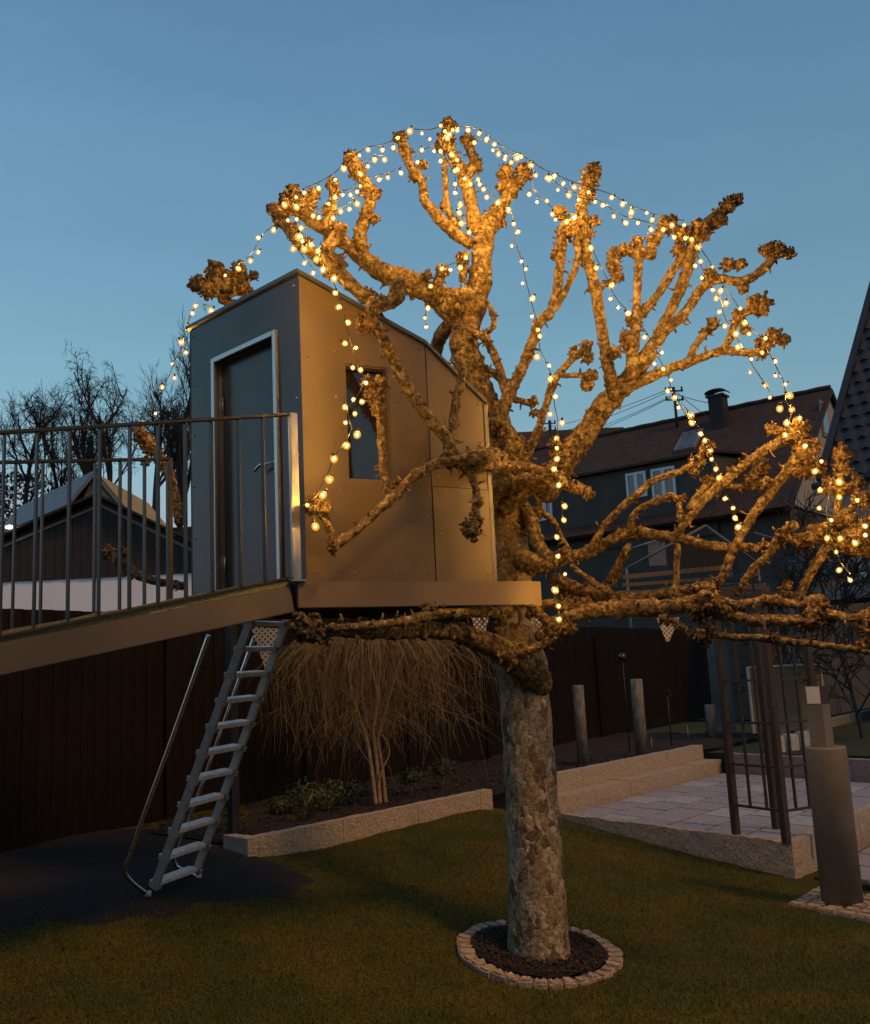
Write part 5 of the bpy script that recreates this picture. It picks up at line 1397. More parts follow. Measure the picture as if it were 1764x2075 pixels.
string_light('string of lights falling through the right branches past the antenna mast', [
    ('B', [(630, 540), (655, 630), (725, 710), (720, 770), (755, 810), (800, 835), (875, 945), (955, 1015), (920, 1065), (960, 1090), (995, 1140), (980, 1190), (1010, 1220), (1030, 1265), (1085, 1300), (1090, 1335), (1130, 1385), (1150, 1415), (1175, 1460), (1180, 1500), (1200, 1545), (1215, 1585), (1240, 1680)], f-.05, f-.5),
    ('E', [(1045, 550), (1080, 600), (1090, 650), (1105, 695)], f-.5, f-.5)])
string_light('string of lights dropping from the bright right knob to the long roof ridge', [
    ('B', [(1120, 535), (1105, 620), (1130, 600), (1135, 675), (1185, 730), (1200, 770), (1245, 790), (1215, 830), (1240, 895), (1290, 930), (1300, 990), (1360, 1045), (1355, 1105), (1425, 1165), (1445, 1220)], f-.25, f-.35)])
string_light('string of lights trailing down the far right past the gable into the lower knobs', [
    ('B', [(1090, 500), (1185, 625), (1220, 735), (1310, 815), (1330, 880), (1350, 930), (1425, 950), (1410, 1015), (1470, 1055), (1470, 1120), (1515, 1160), (1535, 1210), (1490, 1270), (1545, 1275), (1580, 1315), (1520, 1335), (1515, 1390), (1605, 1440), (1680, 1510), (1650, 1555), (1675, 1640)], f-.3, f-.65),
    ('E', [(1610, 470), (1515, 510), (1610, 545), (1510, 600), (1570, 660), (1550, 750), (1595, 820), (1610, 910), (1665, 960)], f-.65, f-.7)])
string_light('string of lights at the far right edge wound round the lowest knobs', [
    ('E', [(1700, 560), (1740, 690), (1740, 735), (1690, 775), (1615, 752)], f-.75, f-.7)])
string_light('lights strung past the roof corner and window to the low knob', [
    ('A', [(575, 560), (615, 555), (635, 595), (625, 635), (640, 655), (650, 690), (680, 672), (712, 700), (705, 738), (735, 785), (785, 825), (790, 890), (805, 955), (850, 1025), (835, 1120), (885, 1140), (870, 1230), (905, 1240), (930, 1300), (912, 1385), (873, 1375), (880, 1440), (835, 1410), (837, 1480), (890, 1535), (842, 1585), (785, 1645), (765, 1740)], f-.55, f-.82),
    ('C', [(195, 650), (100, 710), (150, 840)], f-.84, f-.86)], .42)
string_light('string of lights dropping from the left knobs to the roof edge', [
    ('A', [(510, 605), (440, 640), (440, 705), (405, 745), (350, 780), (290, 810)], f-.3, YT+.3)])
string_light('string of lights hanging off the left roof corner down behind the railing', [
    ('R', [(1130, 105), (1045, 80), (1030, 120), (1010, 190), (970, 275), (995, 330), (920, 390), (935, 465), (868, 515), (832, 655), (765, 705), (700, 835)], YT-.35, YT+.1)])
string_light('short string of lights between the middle leader and its left spur', [
    ('A', [(1385, 730), (1360, 775), (1315, 785), (1275, 780), (1225, 860), (1212, 960), (1200, 1005), (1205, 1045)], f+.1, f+.1)])
string_light('single spare loop of lights over the roof peak behind the knobs', [('A', [(600, 690), (650, 755), (690, 800)], f-.3, f-.3)])

# ================================================================== far surroundings
# ---- long brown-roofed house
G = P(1684, 786, 39.0); rd_ = Vector((-.786, .617, 0)).normalized(); nf = Vector((-rd_.y, rd_.x, 0)).normalized()
if nf.y > 0: nf = -nf                                     # down-slope direction of the front roof (towards the camera)
HL = 19.5; SE = 6.75
_sv = on_line(Vector((G.x, G.y, 0)), nf, 1641, 908); _zv = P(1641, 908, G.y+nf.y*_sv).z; SLP = (G.z-_zv)/_sv
print('slope', _sv, SLP)
ZE = G.z-SE*SLP
G2 = Vector((G.x, G.y, 0))
hp_ = lambda t, s, z: G2+rd_*t+nf*s+Vector((0, 0, z))
nh = thing('neighbour_house', 'long old house with a brown tiled roof, roof window and white framed dormer windows', 'house', (G.x, G.y, 0))
bm = bmesh.new()
prism(bm, [hp_(.12, -6.5, ZE+.1), hp_(.12, 6.5, ZE+.1), hp_(.12, 0, G.z-.30)], rd_*.2)
link('gable_wall', mesh_from(bm, 'gable_wall'), M['gablewall'], nh, label='cream plastered gable wall')
bm = bmesh.new()
prism(bm, [hp_(.2, 6.1, -.3), hp_(HL, 6.1, -.3), hp_(HL, 6.1, ZE+.09), hp_(.2, 6.1, ZE+.09)], nf*-12.2)
link('wall', mesh_from(bm, 'wall'), M['darkplaster'], nh)
for sg, nm in ((1, 'roof'), (-1, 'roof')):
    bm = bmesh.new()
    nrm = (nf*sg*SLP+Vector((0, 0, 1))).normalized()
    prism(bm, [hp_(0, 0, G.z), hp_(HL, 0, G.z), hp_(HL, sg*SE, ZE), hp_(0, sg*SE, ZE)], -nrm*.14)
    roof_o = link('roof', mesh_from(bm, 'roof'), M['brownroof'], nh)
    if sg == 1: front_roof = roof_o
bm = bmesh.new(); tube(bm, [hp_(t, 0, G.z+.03+.02*(i % 2)) for i, t in enumerate(np.linspace(0, HL, 40))], .11, 8); link('ridge_cap', mesh_from(bm, 'ridge_cap'), M['brownroof'], nh)
for sg in (1, -1):
    bm = bmesh.new(); beam(bm, hp_(-.03, 0, G.z-.1), hp_(-.03, sg*SE, ZE-.1), .06, .20); link('barge_board', mesh_from(bm, 'barge_board'), M['barnwood'], nh)
# gable window
gw = P(1672, 850, 26.0)
sgw = -1.0
gd_ = P(1673, 850, 39.0); gt_ = on_line(Vector((hp_(.10,0,0).x, hp_(.10,0,0).y, 0)), nf, 1672, 850); c_ = hp_(.10, gt_, 0); c_.z = P(1672, 850, c_.y).z
wfr = None
bm = bmesh.new(); box(bm, c_-rd_*.0, (.06, 1.0, 1.5), frame_rot(rd_)); wfr = link('window_frame', mesh_from(bm, 'window_frame'), M['trim'], nh)
bm = bmesh.new(); box(bm, c_-rd_*.035, (.02, .72, 1.2), frame_rot(rd_)); link('pane', mesh_from(bm, 'pane'), M['farpane'], wfr)
# dormer with windows
zs_ = 9.5; sD = 6.22; t0, t1 = 2.85, 15.8
sB = (G.z-zs_-.25)/SLP
bm = bmesh.new(); prism(bm, [hp_(t0, sD, ZE-.6), hp_(t0, sD, zs_), hp_(t0, sB, zs_+.2), hp_(t0, sB, ZE-.6)], rd_*(t1-t0)); dorm = link('dormer', mesh_from(bm, 'dormer'), M['darkplaster'], nh)
bm = bmesh.new(); prism(bm, [hp_(t0-.15, sD+.25, zs_+.0), hp_(t0-.15, sD+.25, zs_+.10), hp_(t0-.15, sB-.3, zs_+.50), hp_(t0-.15, sB-.3, zs_+.40)], rd_*(t1-t0+.3)); link('dormer_roof', mesh_from(bm, 'dormer_roof'), M['brownroof'], nh)
o2 = hp_(0, sD, 0)
def house_window(x0, y0, x1, y1, o, d, nrm, parent, leafs=2, mat_=None):
    """window whose corners are sighted at (x0,y0)-(x1,y1) on wall plane o + t d"""
    ta, tb = on_line(Vector((o.x, o.y, 0)), d, x0, y0), on_line(Vector((o.x, o.y, 0)), d, x1, y1)
    pa, pb = Vector((o.x, o.y, 0))+d*ta, Vector((o.x, o.y, 0))+d*tb
    z1 = P(x0, y0, pa.y).z; z0 = P(x1, y1, pb.y).z
    c = (pa+pb)/2; w = abs(tb-ta); h_ = z1-z0
    bm = bmesh.new(); fwd = .07
    R = frame_rot(d)
    box(bm, c+Vector((0, 0, z1-.05))+nrm*.04, (w, fwd, .10), R); box(bm, c+Vector((0, 0, z0+.05))+nrm*.04, (w, fwd, .10), R)
    for k in range(leafs+1):
        p = c+d*((k/leafs-.5)*(w-.10))
        box(bm, p+Vector((0, 0, (z0+z1)/2))+nrm*.042, (.10 if k in (0, leafs) else .15, fwd, h_-.2), R)
    wf = link('window', mesh_from(bm, 'window'), mat_ or M['white'], parent)
    for k in range(leafs):
        bm = bmesh.new(); p = c+d*(((k+.5)/leafs-.5)*(w-.10))
        box(bm, p+Vector((0, 0, (z0+z1)/2))+nrm*.03, ((w-.1)/leafs-.12, .02, h_-.2), R); link('pane', mesh_from(bm, 'pane'), M['farpane'], wf)
    return wf
house_window(1269, 961, 1314, 1005, o2, rd_, nf, nh)
house_window(1320, 952, 1373, 1002, o2, rd_, nf, nh)
house_window(1088, 996, 1122, 1052, hp_(0, sD, 0), rd_, nf, nh)
# lower storey windows and door shapes below
# roof window
bm = bmesh.new(); nrm = (nf*SLP+Vector((0, 0, 1))).normalized()
def roof_pt(x, y):
    """point on the front roof plane seen at (x, y)"""
    d = FWD + RGT*((x-882.0)/FPX) + UPV*((1037.5-y)/FPX)
    k = (Vector((G.x, G.y, G.z))-EYE).dot(nrm)/d.dot(nrm); return EYE+d*k
rw = roof_pt(1398, 895)
box(bm, rw+nrm*.06, (.93, 1.5, .14), frame_rot(rd_, nrm)); rwf = link('roof_window', mesh_from(bm, 'roof_window'), M['tubemetal'], nh)
bm = bmesh.new(); box(bm, rw+nrm*.145, (.78, 1.3, .02), frame_rot(rd_, nrm)); link('pane', mesh_from(bm, 'pane'), M['farpane'], rwf)
# chimney with cap
ch = roof_pt(1460, 860); 
ztop_ = P(1460, 805, ch.y).z
bm = bmesh.new(); box(bm, Vector((ch.x, ch.y, (ch.z-1+ztop_)/2)), (.63, .63, ztop_-ch.z+1), frame_rot(rd_)); chm = link('chimney', mesh_from(bm, 'chimney'), M['barnwood'], nh)
bm = bmesh.new(); box(bm, Vector((ch.x, ch.y, ztop_+.03)), (.78, .78, .08), frame_rot(rd_))
for sx in (-.28, .28): box(bm, Vector((ch.x, ch.y, ztop_+.10))+rd_*sx, (.03, .03, .12), frame_rot(rd_))
pr_ = [Vector((ch.x, ch.y, ztop_+.16))+rd_*(.46*math.cos(a))+Vector((0, 0, .16*math.sin(a))) for a in np.linspace(0, PI, 7)]
for i in range(6): beam(bm, pr_[i]-nf*.0, pr_[i+1], .62, .03)
link('chimney_cap', mesh_from(bm, 'chimney_cap'), M['rail'], chm)
# roof mast with wires
mb = roof_pt(1373, 865); mt_ = P(1368, 784, mb.y)
ms = thing('power_mast', 'roof mast with insulators carrying overhead wires above the brown roof', 'power mast', tuple(mb))
bm = bmesh.new(); tube(bm, [mb-Vector((0, 0, .5)), Vector((mb.x, mb.y, mt_.z))], .065, 8); link('mast', mesh_from(bm, 'mast'), M['rail'], ms)
bm = bmesh.new()
for dz in (.18, .60): beam(bm, Vector((mb.x, mb.y, mt_.z-dz))-Vector((.42, .05, 0)), Vector((mb.x, mb.y, mt_.z-dz))+Vector((.42, .05, 0)), .06, .06)
for dz in (.18, .60):
    for sx in (-.36, .36): tube(bm, [Vector((mb.x+sx, mb.y, mt_.z-dz)), Vector((mb.x+sx, mb.y, mt_.z-dz+.18))], .045, 6)
link('crossarm', mesh_from(bm, 'crossarm'), M['rail'], ms)
def wire(a, b, sag, r=.015):
    pts = [a+(b-a)*t-Vector((0, 0, sag*4*t*(1-t))) for t in np.linspace(0, 1, 16)]
    bm = bmesh.new(); tube(bm, pts, r, 5); return link('wire', mesh_from(bm, 'wire'), M['wire'], ms)
top = Vector((mb.x, mb.y, mt_.z))
for (x, y, Y, dz) in ((1095, 868, 62, 0), (1095, 884, 62, .1), (1095, 902, 62, .35), (1095, 910, 62, .4)):
    wire(top+Vector((0, 0, -dz)), P(x, y, Y), .25)
wire(top-Vector((0, 0, .12)), roof_pt(1440, 848), .05); wire(top-Vector((0, 0, .3)), P(1446, 818, ch.y), .05)
wire(top-Vector((0, 0, .3)), roof_pt(1404, 866), .0)
# second small mast further left
m2 = P(1118, 905, 48); 
p2 = thing('power_mast', 'small distant insulator mast seen just right of the upper trunk', 'power mast', tuple(m2))
bm = bmesh.new(); tz2 = P(1117, 852, 48).z
tube(bm, [Vector((m2.x, m2.y, 0)), Vector((m2.x, m2.y, tz2))], .08, 8)
for dz in (.15, .5):
    beam(bm, Vector((m2.x-.32, m2.y, tz2-dz)), Vector((m2.x+.32, m2.y, tz2-dz)), .05, .05)
    for sx in (-.26, 0, .26): tube(bm, [Vector((m2.x+sx, m2.y, tz2-dz)), Vector((m2.x+sx, m2.y, tz2-dz+.16))], .04, 6)
link('mast', mesh_from(bm, 'mast'), M['rail'], p2)
# dark roof further left behind
d1 = P(1040, 876, 52); d2 = P(1230, 905, 52)
bk = thing('far_house', 'dark roofed house far behind, left of the long brown roof', 'house', (d1.x, d1.y, 0))
bm = bmesh.new(); prism(bm, [Vector((d1.x-3, 52, d1.z)), Vector((d2.x+1, 52, d1.z)), Vector((d2.x+1, 48.5, d1.z-3.8)), Vector((d1.x-3, 48.5, d1.z-3.8))], (0, .05, -.15)); link('roof', mesh_from(bm, 'roof'), M['brownroof'], bk)
bm = bmesh.new(); box(bm, ((d1.x+d2.x)/2-1, 51.5, (d1.z-3.8)/2), (d2.x-d1.x+3, 4.5, d1.z-3.4)); link('wall', mesh_from(bm, 'wall'), M['darkplaster'], bk)

# ---- slate tiled house on the right
Qr = P(1668, 975, 20.0); er = Vector((.69, -.72, 0)).normalized(); ur = Vector((.72, .69, 0)).normalized(); gr = 1.78
_T = P(1766, 612, 21.6); _E = P(1764, 957, 19.28)
er = (_E-Qr); er.z = 0; er.normalize()
upr = (_T-Qr); ur = Vector((upr.x, upr.y, 0)).normalized(); upr.normalize(); nr = er.cross(upr).normalized()
if nr.y > 0: nr = -nr
rh = thing('slate_house', 'house with steep slate grey tiled roof and balcony cut off by the right edge', 'house', (Qr.x, Qr.y, 0))
bm = bmesh.new(); prism(bm, [Qr, Qr+er*7, Qr+er*7+upr*6.4, Qr+upr*6.4], -nr*.12); sroof = link('roof', mesh_from(bm, 'roof'), M['tile'], rh)
tw, thh = .285, .33
bm = bmesh.new()
nx_ = 5
top_, bot_ = [], []
for i in range(nx_+1):
    x = (i/nx_-.5)*tw; z = .022*math.cos(2*PI*i/nx_)
    dip = -.02*math.sin(PI*i/nx_)
    bot_.append((x, 0, z)); top_.append((x, 1, z))
va = [bm.verts.new(er*x+upr*(-.035*math.sin(PI*i/nx_))+nr*(z+.050)) for i, (x, y, z) in enumerate(bot_)]
vb = [bm.verts.new(er*x+upr*(thh*1.18)+nr*(z+.018)) for x, y, z in top_]
vc = [bm.verts.new(er*x+upr*(-.035*math.sin(PI*i/nx_))+nr*(z+.024)) for i, (x, y, z) in enumerate(bot_)]
for i in range(nx_):
    bm.faces.new((va[i], va[i+1], vb[i+1], vb[i])); bm.faces.new((vc[i], vc[i+1], va[i+1], va[i]))
bmesh.ops.recalc_face_normals(bm, faces=bm.faces)
tme = mesh_from(bm, 'roof_tile'); tme.materials.append(M['tile'])
for j in range(19):
    for i in range(12):
        p = Qr+er*((i+.5+(.5 if j % 2 else 0))*tw-.06)+upr*(j*thh)+nr*.012
        o = link('roof_tile', tme, None, None, loc=p+nr*random.uniform(-.004, .004)); o.parent = sroof
bm = bmesh.new(); beam(bm, Qr-er*.03+nr*.02, Qr-er*.03+upr*6.4+nr*.02, .16, .16, up=nr); link('verge', mesh_from(bm, 'verge'), M['tile'], rh)
bm = bmesh.new(); tube(bm, [Qr-er*.15-ur*.12+Vector((0, 0, -.10)), Qr+er*7-ur*.12+Vector((0, 0, -.10))], .08, 8); link('gutter', mesh_from(bm, 'gutter'), M['rail'], rh)
wl = Vector((Qr.x, Qr.y, 0))+ur*.35
bm = bmesh.new(); prism(bm, [wl+Vector((0, 0, 3.3)), wl+er*7+Vector((0, 0, 3.3)), wl+er*7+Vector((0, 0, Qr.z-.05)), wl+Vector((0, 0, Qr.z-.05))], ur*5); link('upper_wall', mesh_from(bm, 'upper_wall'), M['greyplaster'], rh)
bm = bmesh.new(); prism(bm, [wl+ur*1.2+Vector((0, 0, -.3)), wl+ur*1.2+er*7+Vector((0, 0, -.3)), wl+ur*1.2+er*7+Vector((0, 0, 3.1)), wl+ur*1.2+Vector((0, 0, 3.1))], ur*4); link('lower_wall', mesh_from(bm, 'lower_wall'), M['void'], rh)
house_window(1737, 1082, 1790, 1166, wl, er, -ur, rh, leafs=1)
# balcony: slab, posts and rail in front
bz = P(1700, 1186, 19.0).z
bal0 = wl-er*3.2-ur*.4
bm = bmesh.new(); prism(bm, [bal0+Vector((0, 0, bz-.22)), bal0+er*10+Vector((0, 0, bz-.22)), bal0+er*10+ur*2.2+Vector((0, 0, bz-.22)), bal0+ur*2.2+Vector((0, 0, bz-.22))], (0, 0, .24)); bslab = link('balcony_slab', mesh_from(bm, 'balcony_slab'), M['concrete'], rh)
for t_ in np.linspace(.3, 8, 5):
    p = bal0+er*t_+ur*.15
    bm = bmesh.new(); beam(bm, p+Vector((0, 0, -.2)), p+Vector((0, 0, bz-.225)), .34, .34, up=er); link('pillar', mesh_from(bm, 'pillar'), M['concrete'], rh)
for z_ in (.30, .62):
    bm = bmesh.new(); beam(bm, bal0+er*.1+ur*.05+Vector((0, 0, bz+z_)), bal0+er*9+ur*.05+Vector((0, 0, bz+z_)), .04, .04); link('balcony_rail', mesh_from(bm, 'balcony_rail'), M['rail'], rh)
for t_ in np.linspace(.15, 8.9, 8):
    bm = bmesh.new(); p = bal0+er*t_+ur*.05; beam(bm, p+Vector((0, 0, bz+.02)), p+Vector((0, 0, bz+.62)), .04, .04, up=er); link('baluster', mesh_from(bm, 'baluster'), M['rail'], rh)
bm = bmesh.new(); p = bal0+ur*.35
for k in range(14):
    box(bm, p+er*5.6+Vector((0, 0, bz-.30-k*.075)), (1.6, .03, .066), frame_rot(er))
link('roller_shutter', mesh_from(bm, 'roller_shutter'), M['shutter'], rh)
bm = bmesh.new(); a = P(1600, 1135, 21); b_ = P(1715, 1178, 21); prism(bm, [Vector((a.x, 21, a.z)), Vector((b_.x, 20.4, a.z)), Vector((b_.x, 20.4, b_.z)), Vector((a.x, 21, b_.z))], (.0, .05, 0)); link('balcony_screen', mesh_from(bm, 'balcony_screen'), M['bluegrey'], rh)

# ---- things on the far lawn
def far_pt(x, y): return PZ(x, y, ZF)
b0_, b1_ = far_pt(1530, 1502), far_pt(1677, 1478)
bd = thing('standing_board', 'large olive board with a pale rim standing upright on the far grass', 'board', tuple(b0_))
b1_ = Vector((P(1677, 1478, b0_.y+.35).x, b0_.y+.35, ZF))
zt0 = P(1527, 1352, b0_.y).z
dx = (b1_-b0_); dxn = Vector((dx.x, dx.y, 0)).normalized(); nn = Vector((dxn.y, -dxn.x, 0))
bm = bmesh.new(); prism(bm, [b0_+Vector((0, 0, .12)), b1_+Vector((0, 0, .12)), Vector((b1_.x, b1_.y, zt0)), Vector((b0_.x, b0_.y, zt0))], -nn*.02); link('panel', mesh_from(bm, 'panel'), M['olive'], bd)
for (a, b) in ((b0_+Vector((0, 0, .12)), Vector((b0_.x, b0_.y, zt0))), (b1_+Vector((0, 0, .12)), Vector((b1_.x, b1_.y, zt0))), (Vector((b0_.x, b0_.y, zt0)), Vector((b1_.x, b1_.y, zt0)))):
    bm = bmesh.new(); beam(bm, a, b, .03, .04, up=nn); link('rim', mesh_from(bm, 'rim'), M['paleedge'], bd)
for k in range(2):
    bm = bmesh.new(); a = b0_+dxn*(.15+k*(dx.length-.3)); beam(bm, Vector((a.x, a.y, ZF-.02)), Vector((a.x, a.y, ZF+.13)), .05, .05, up=nn); link('foot', mesh_from(bm, 'foot'), M['rust'], bd)
for (xa, xb, yt, yb, lab) in ((1684, 1700, 1362, 1445, 'bent pale tube hoop standing right beside the olive board'), (1705, 1727, 1360, 1440, 'bent pale tube hoop further right of the olive board')):
    a, b = far_pt(xa, yb), far_pt(xb, yb); b = Vector((P(xb, yb, a.y).x, a.y, ZF)); zt_ = P(xa, yt, a.y).z
    pts, _ = resample([Vector((a.x, a.y, ZF-.05)), Vector((a.x, a.y, zt_-.06)), Vector((a.x+.04, a.y, zt_)), Vector((b.x-.04, a.y, zt_)), Vector((b.x, a.y, zt_-.06)), Vector((b.x, a.y, ZF-.05))], [.015]*6, .06)
    bm = bmesh.new(); tube(bm, pts, .014, 6); o = link('tube_hoop', mesh_from(bm, 'tube_hoop'), M['tubemetal']); tag(o, lab, 'hoop')
for (x, y, w, lab) in ((1575, 1524, 26, 'leftmost pale stone block behind the trellis bars'), (1603, 1520, 26, 'second pale stone block behind the trellis bars'), (1628, 1514, 20, 'third and narrower pale stone block behind the trellis bars'), (1652, 1510, 24, 'pale stone block nearest to the square lamp')):
    p = far_pt(x, y); wd = w/FPX*p.y; bm = bmesh.new(); box(bm, (p.x, p.y, ZF+.10), (wd, .2, .24), Matrix.Rotation(.3, 3, 'Z'))
    bmesh.ops.bevel(bm, geom=bm.edges[:], offset=.02, segments=2, affect='EDGES')
    o = link('stone_block', mesh_from(bm, 'stone_block'), M['palestone']); tag(o, lab, 'stone block')
a = far_pt(1560, 1478); b = far_pt(1800, 1428)
a2 = PZ(1575, 1490, ZF+.08); b2 = PZ(1790, 1438, ZF+.08)
bm = bmesh.new(); beam(bm, a2+Vector((0, 0, -.05)), b2+Vector((0, 0, -.05)), .15, .22); o = link('lawn_kerb', mesh_from(bm, 'lawn_kerb'), M['concrete']); tag(o, 'grey concrete kerb edging the far lawn below the balcony', 'kerb')
# timber pergola beams behind the tree
pg = thing('pergola', 'low weathered timber pergola with horizontal beams behind the right branches', 'pergola', tuple(P(1265, 1200, 25.0)))
for (x0, y0, x1, y1, Y0, Y1, h_) in ((1262, 1170, 1470, 1150, 25.0, 25.6, .07), (1150, 1212, 1300, 1203, 24.6, 25.0, .10), (1255, 1205, 1480, 1198, 24.8, 25.2, .11), (1430, 1190, 1552, 1188, 24.6, 24.8, .10), (1262, 1186, 1460, 1172, 25.0, 25.6, .05), (1430, 1205, 1555, 1203, 24.6, 24.8, .07)):
    bm = bmesh.new(); beam(bm, P(x0, y0, Y0), P(x1, y1, Y1), .12, h_*1.75); link('timber_beam', mesh_from(bm, 'timber_beam'), M['timber'], pg)
for (x, y, Y) in ((1430, 1193, 24.7), (1552, 1188, 24.8)):
    p = P(x, y, Y); bm = bmesh.new(); beam(bm, Vector((p.x, p.y, .3)), p,   .16, .16, up=Vector((1, 0, 0))); link('timber_post', mesh_from(bm, 'timber_post'), M['timber'], pg)
# tube frame of a garden swing / pavilion
gf = thing('pavilion_frame', 'pale tube frame of a garden pavilion with a grey back panel behind the branches', 'pavilion frame', tuple(P(1431, 1140, 26)))
ap, la, rb_ = P(1431, 1065, 26), P(1270, 1152, 26), P(1536, 1141, 26)
for (a, b) in ((ap, la), (ap, rb_), (P(1275, 1113, 26.6), P(1330, 1096, 26.6)), (P(1530, 1080, 26.4), P(1640, 1113, 26.4)), (P(1480, 1143, 26.1), P(1484, 1180, 26.1))):
    bm = bmesh.new(); tube(bm, [a, b], .036, 8); link('frame_tube', mesh_from(bm, 'frame_tube'), M['dulltube'], gf)
for p in (la, rb_):
    bm = bmesh.new(); tube(bm, [Vector((p.x, p.y, .3)), p], .036, 8); link('frame_leg', mesh_from(bm, 'frame_leg'), M['dulltube'], gf)
a, b = P(1313, 1098, 26.8), P(1352, 1145, 26.8)
bm = bmesh.new(); prism(bm, [a, Vector((b.x, b.y, a.z)), b, Vector((a.x, a.y, b.z))], (0, .03, 0)); link('back_panel', mesh_from(bm, 'back_panel'), M['dulltube'], gf)
a, b = P(1352, 1100, 26.9), P(1500, 1160, 26.9)
bm = bmesh.new()
for k in range(9):
    x = a.x+(b.x-a.x)*(k+.5)/9; box(bm, (x, 26.9, (a.z+b.z)/2), ((b.x-a.x)/9-.015, .03, a.z-b.z))
link('slatted_back', mesh_from(bm, 'slatted_back'), M['barnwood'], gf)

# ---- barn on the left: white wall below, dark boarded gable above
YB = 18.0
bl = thing('barn', 'barn with white plastered wall and dark boarded gable behind the foot bridge', 'barn', tuple(P(206, 1163, YB)))
pk, lf, rg = P(206, 1012, YB), P(-30, 1112, YB), P(385, 1100, YB)
zw = P(200, 1164, YB).z
bm = bmesh.new(); prism(bm, [Vector((lf.x-1, YB, -.3)), Vector((rg.x+.1, YB, -.3)), Vector((rg.x+.1, YB, zw)), Vector((lf.x-1, YB, zw))], (0, 4, 0)); link('white_wall', mesh_from(bm, 'white_wall'), M['plaster'], bl)
gzl = lambda x: pk.z-abs(x-pk.x)*((pk.z-lf.z)/(pk.x-lf.x) if x < pk.x else (pk.z-rg.z)/(rg.x-pk.x))
xs = np.arange(lf.x-1.0, rg.x+.0, .165)
for x in xs:
    z1a, z1b = max(zw+.03, gzl(x)), max(zw+.03, gzl(x+.158))
    if max(z1a, z1b) < zw+.05: continue
    bm = bmesh.new(); yo = YB-.03+random.uniform(-.008, .008)
    prism(bm, [Vector((x, yo, zw-.06)), Vector((x+.158, yo, zw-.06)), Vector((x+.158, yo, z1b)), Vector((x, yo, z1a))], (0, .03, 0)); link('gable_board', mesh_from(bm, 'gable_board'), M['barnwood'], bl)
bm = bmesh.new(); prism(bm, [Vector((lf.x-1, YB+.01, zw+.002)), Vector((rg.x+.1, YB+.01, zw+.002)), Vector((pk.x, YB+.01, pk.z-.02))], (0, 4, 0)); link('gable_core', mesh_from(bm, 'gable_core'), M['void'], bl)
for (e_, sgn) in ((Vector((lf.x-1.6, YB, gzl(lf.x-1.6))), 1), (Vector((rg.x+.4, YB, gzl(rg.x+.4))), -1)):
    bm = bmesh.new(); prism(bm, [pk+Vector((0, -.3, .03)), e_+Vector((0, -.3, .03)), e_+Vector((0, -.3, .08)), pk+Vector((0, -.3, .08))], (0, 4.6, 0)); link('roof', mesh_from(bm, 'roof'), M['barnwood'], bl)
    bm = bmesh.new(); beam(bm, pk+Vector((0, -.05, -.12)), e_+Vector((0, -.05, -.12)), .035, .05); link('eave_trim', mesh_from(bm, 'eave_trim'), M['trim'], bl)

# ---- yellow gable house with grey roof further back
YH = 32.0
yg = thing('yellow_house', 'house with yellow gable wall and grey sheet roof behind the barn', 'house', tuple(P(193, 1040, YH)))
a1, a2_, a3 = P(193, 957, YH), P(118, 1060, YH-1), P(270, 1050, YH)
bm = bmesh.new(); prism(bm, [Vector((a2_.x, YH, 0)), Vector((a3.x, YH, 0)), Vector((a3.x, YH, a3.z)), Vector((a1.x, YH, a1.z)), Vector((a2_.x, YH, a2_.z))], (0, 6, 0)); link('gable_wall', mesh_from(bm, 'gable_wall'), M['yellow'], yg)
r0_ = P(193, 955, YH-.25); rz_ = (r0_.z-EYE.z)*FPX/(1407-1029)
rv_ = P(38, 1029, rz_)-r0_; rv_.z = 0
for (e_, nm) in ((P(112, 1050, YH-.25), 'roof'), (P(285, 1064, YH-.25), 'roof')):
    bm = bmesh.new(); prism(bm, [r0_+Vector((0, 0, .05)), r0_+rv_+Vector((0, 0, .05)), e_+rv_, e_], (0, .0, -.14)); link('roof', mesh_from(bm, 'roof'), M['greyroof'], yg)
    bm = bmesh.new(); beam(bm, r0_+Vector((0, -.04, -.10)), e_+Vector((0, -.04, -.12)), .05, .07); link('barge_board', mesh_from(bm, 'barge_board'), M['trim'], yg)
# gutter light reflecting: white lit lamp under the roof
lq = P(19, 1068, 17.6)
sl_ = thing('wall_lamp', 'lit white lamp at the left edge on the barn eave', 'lamp', tuple(lq))
bm = bmesh.new(); ico(bm, lq, .05, 2, (1.5, 1, .7)); link('lens', mesh_from(bm, 'lens'), emit_mat('cold lamp lens', (.95, 1, .85), 9.0), sl_)
bm = bmesh.new(); beam(bm, lq+Vector((0, .05, .06)), lq+Vector((0, .5, .06)), .06, .04); link('bracket', mesh_from(bm, 'bracket'), M['rail'], sl_)

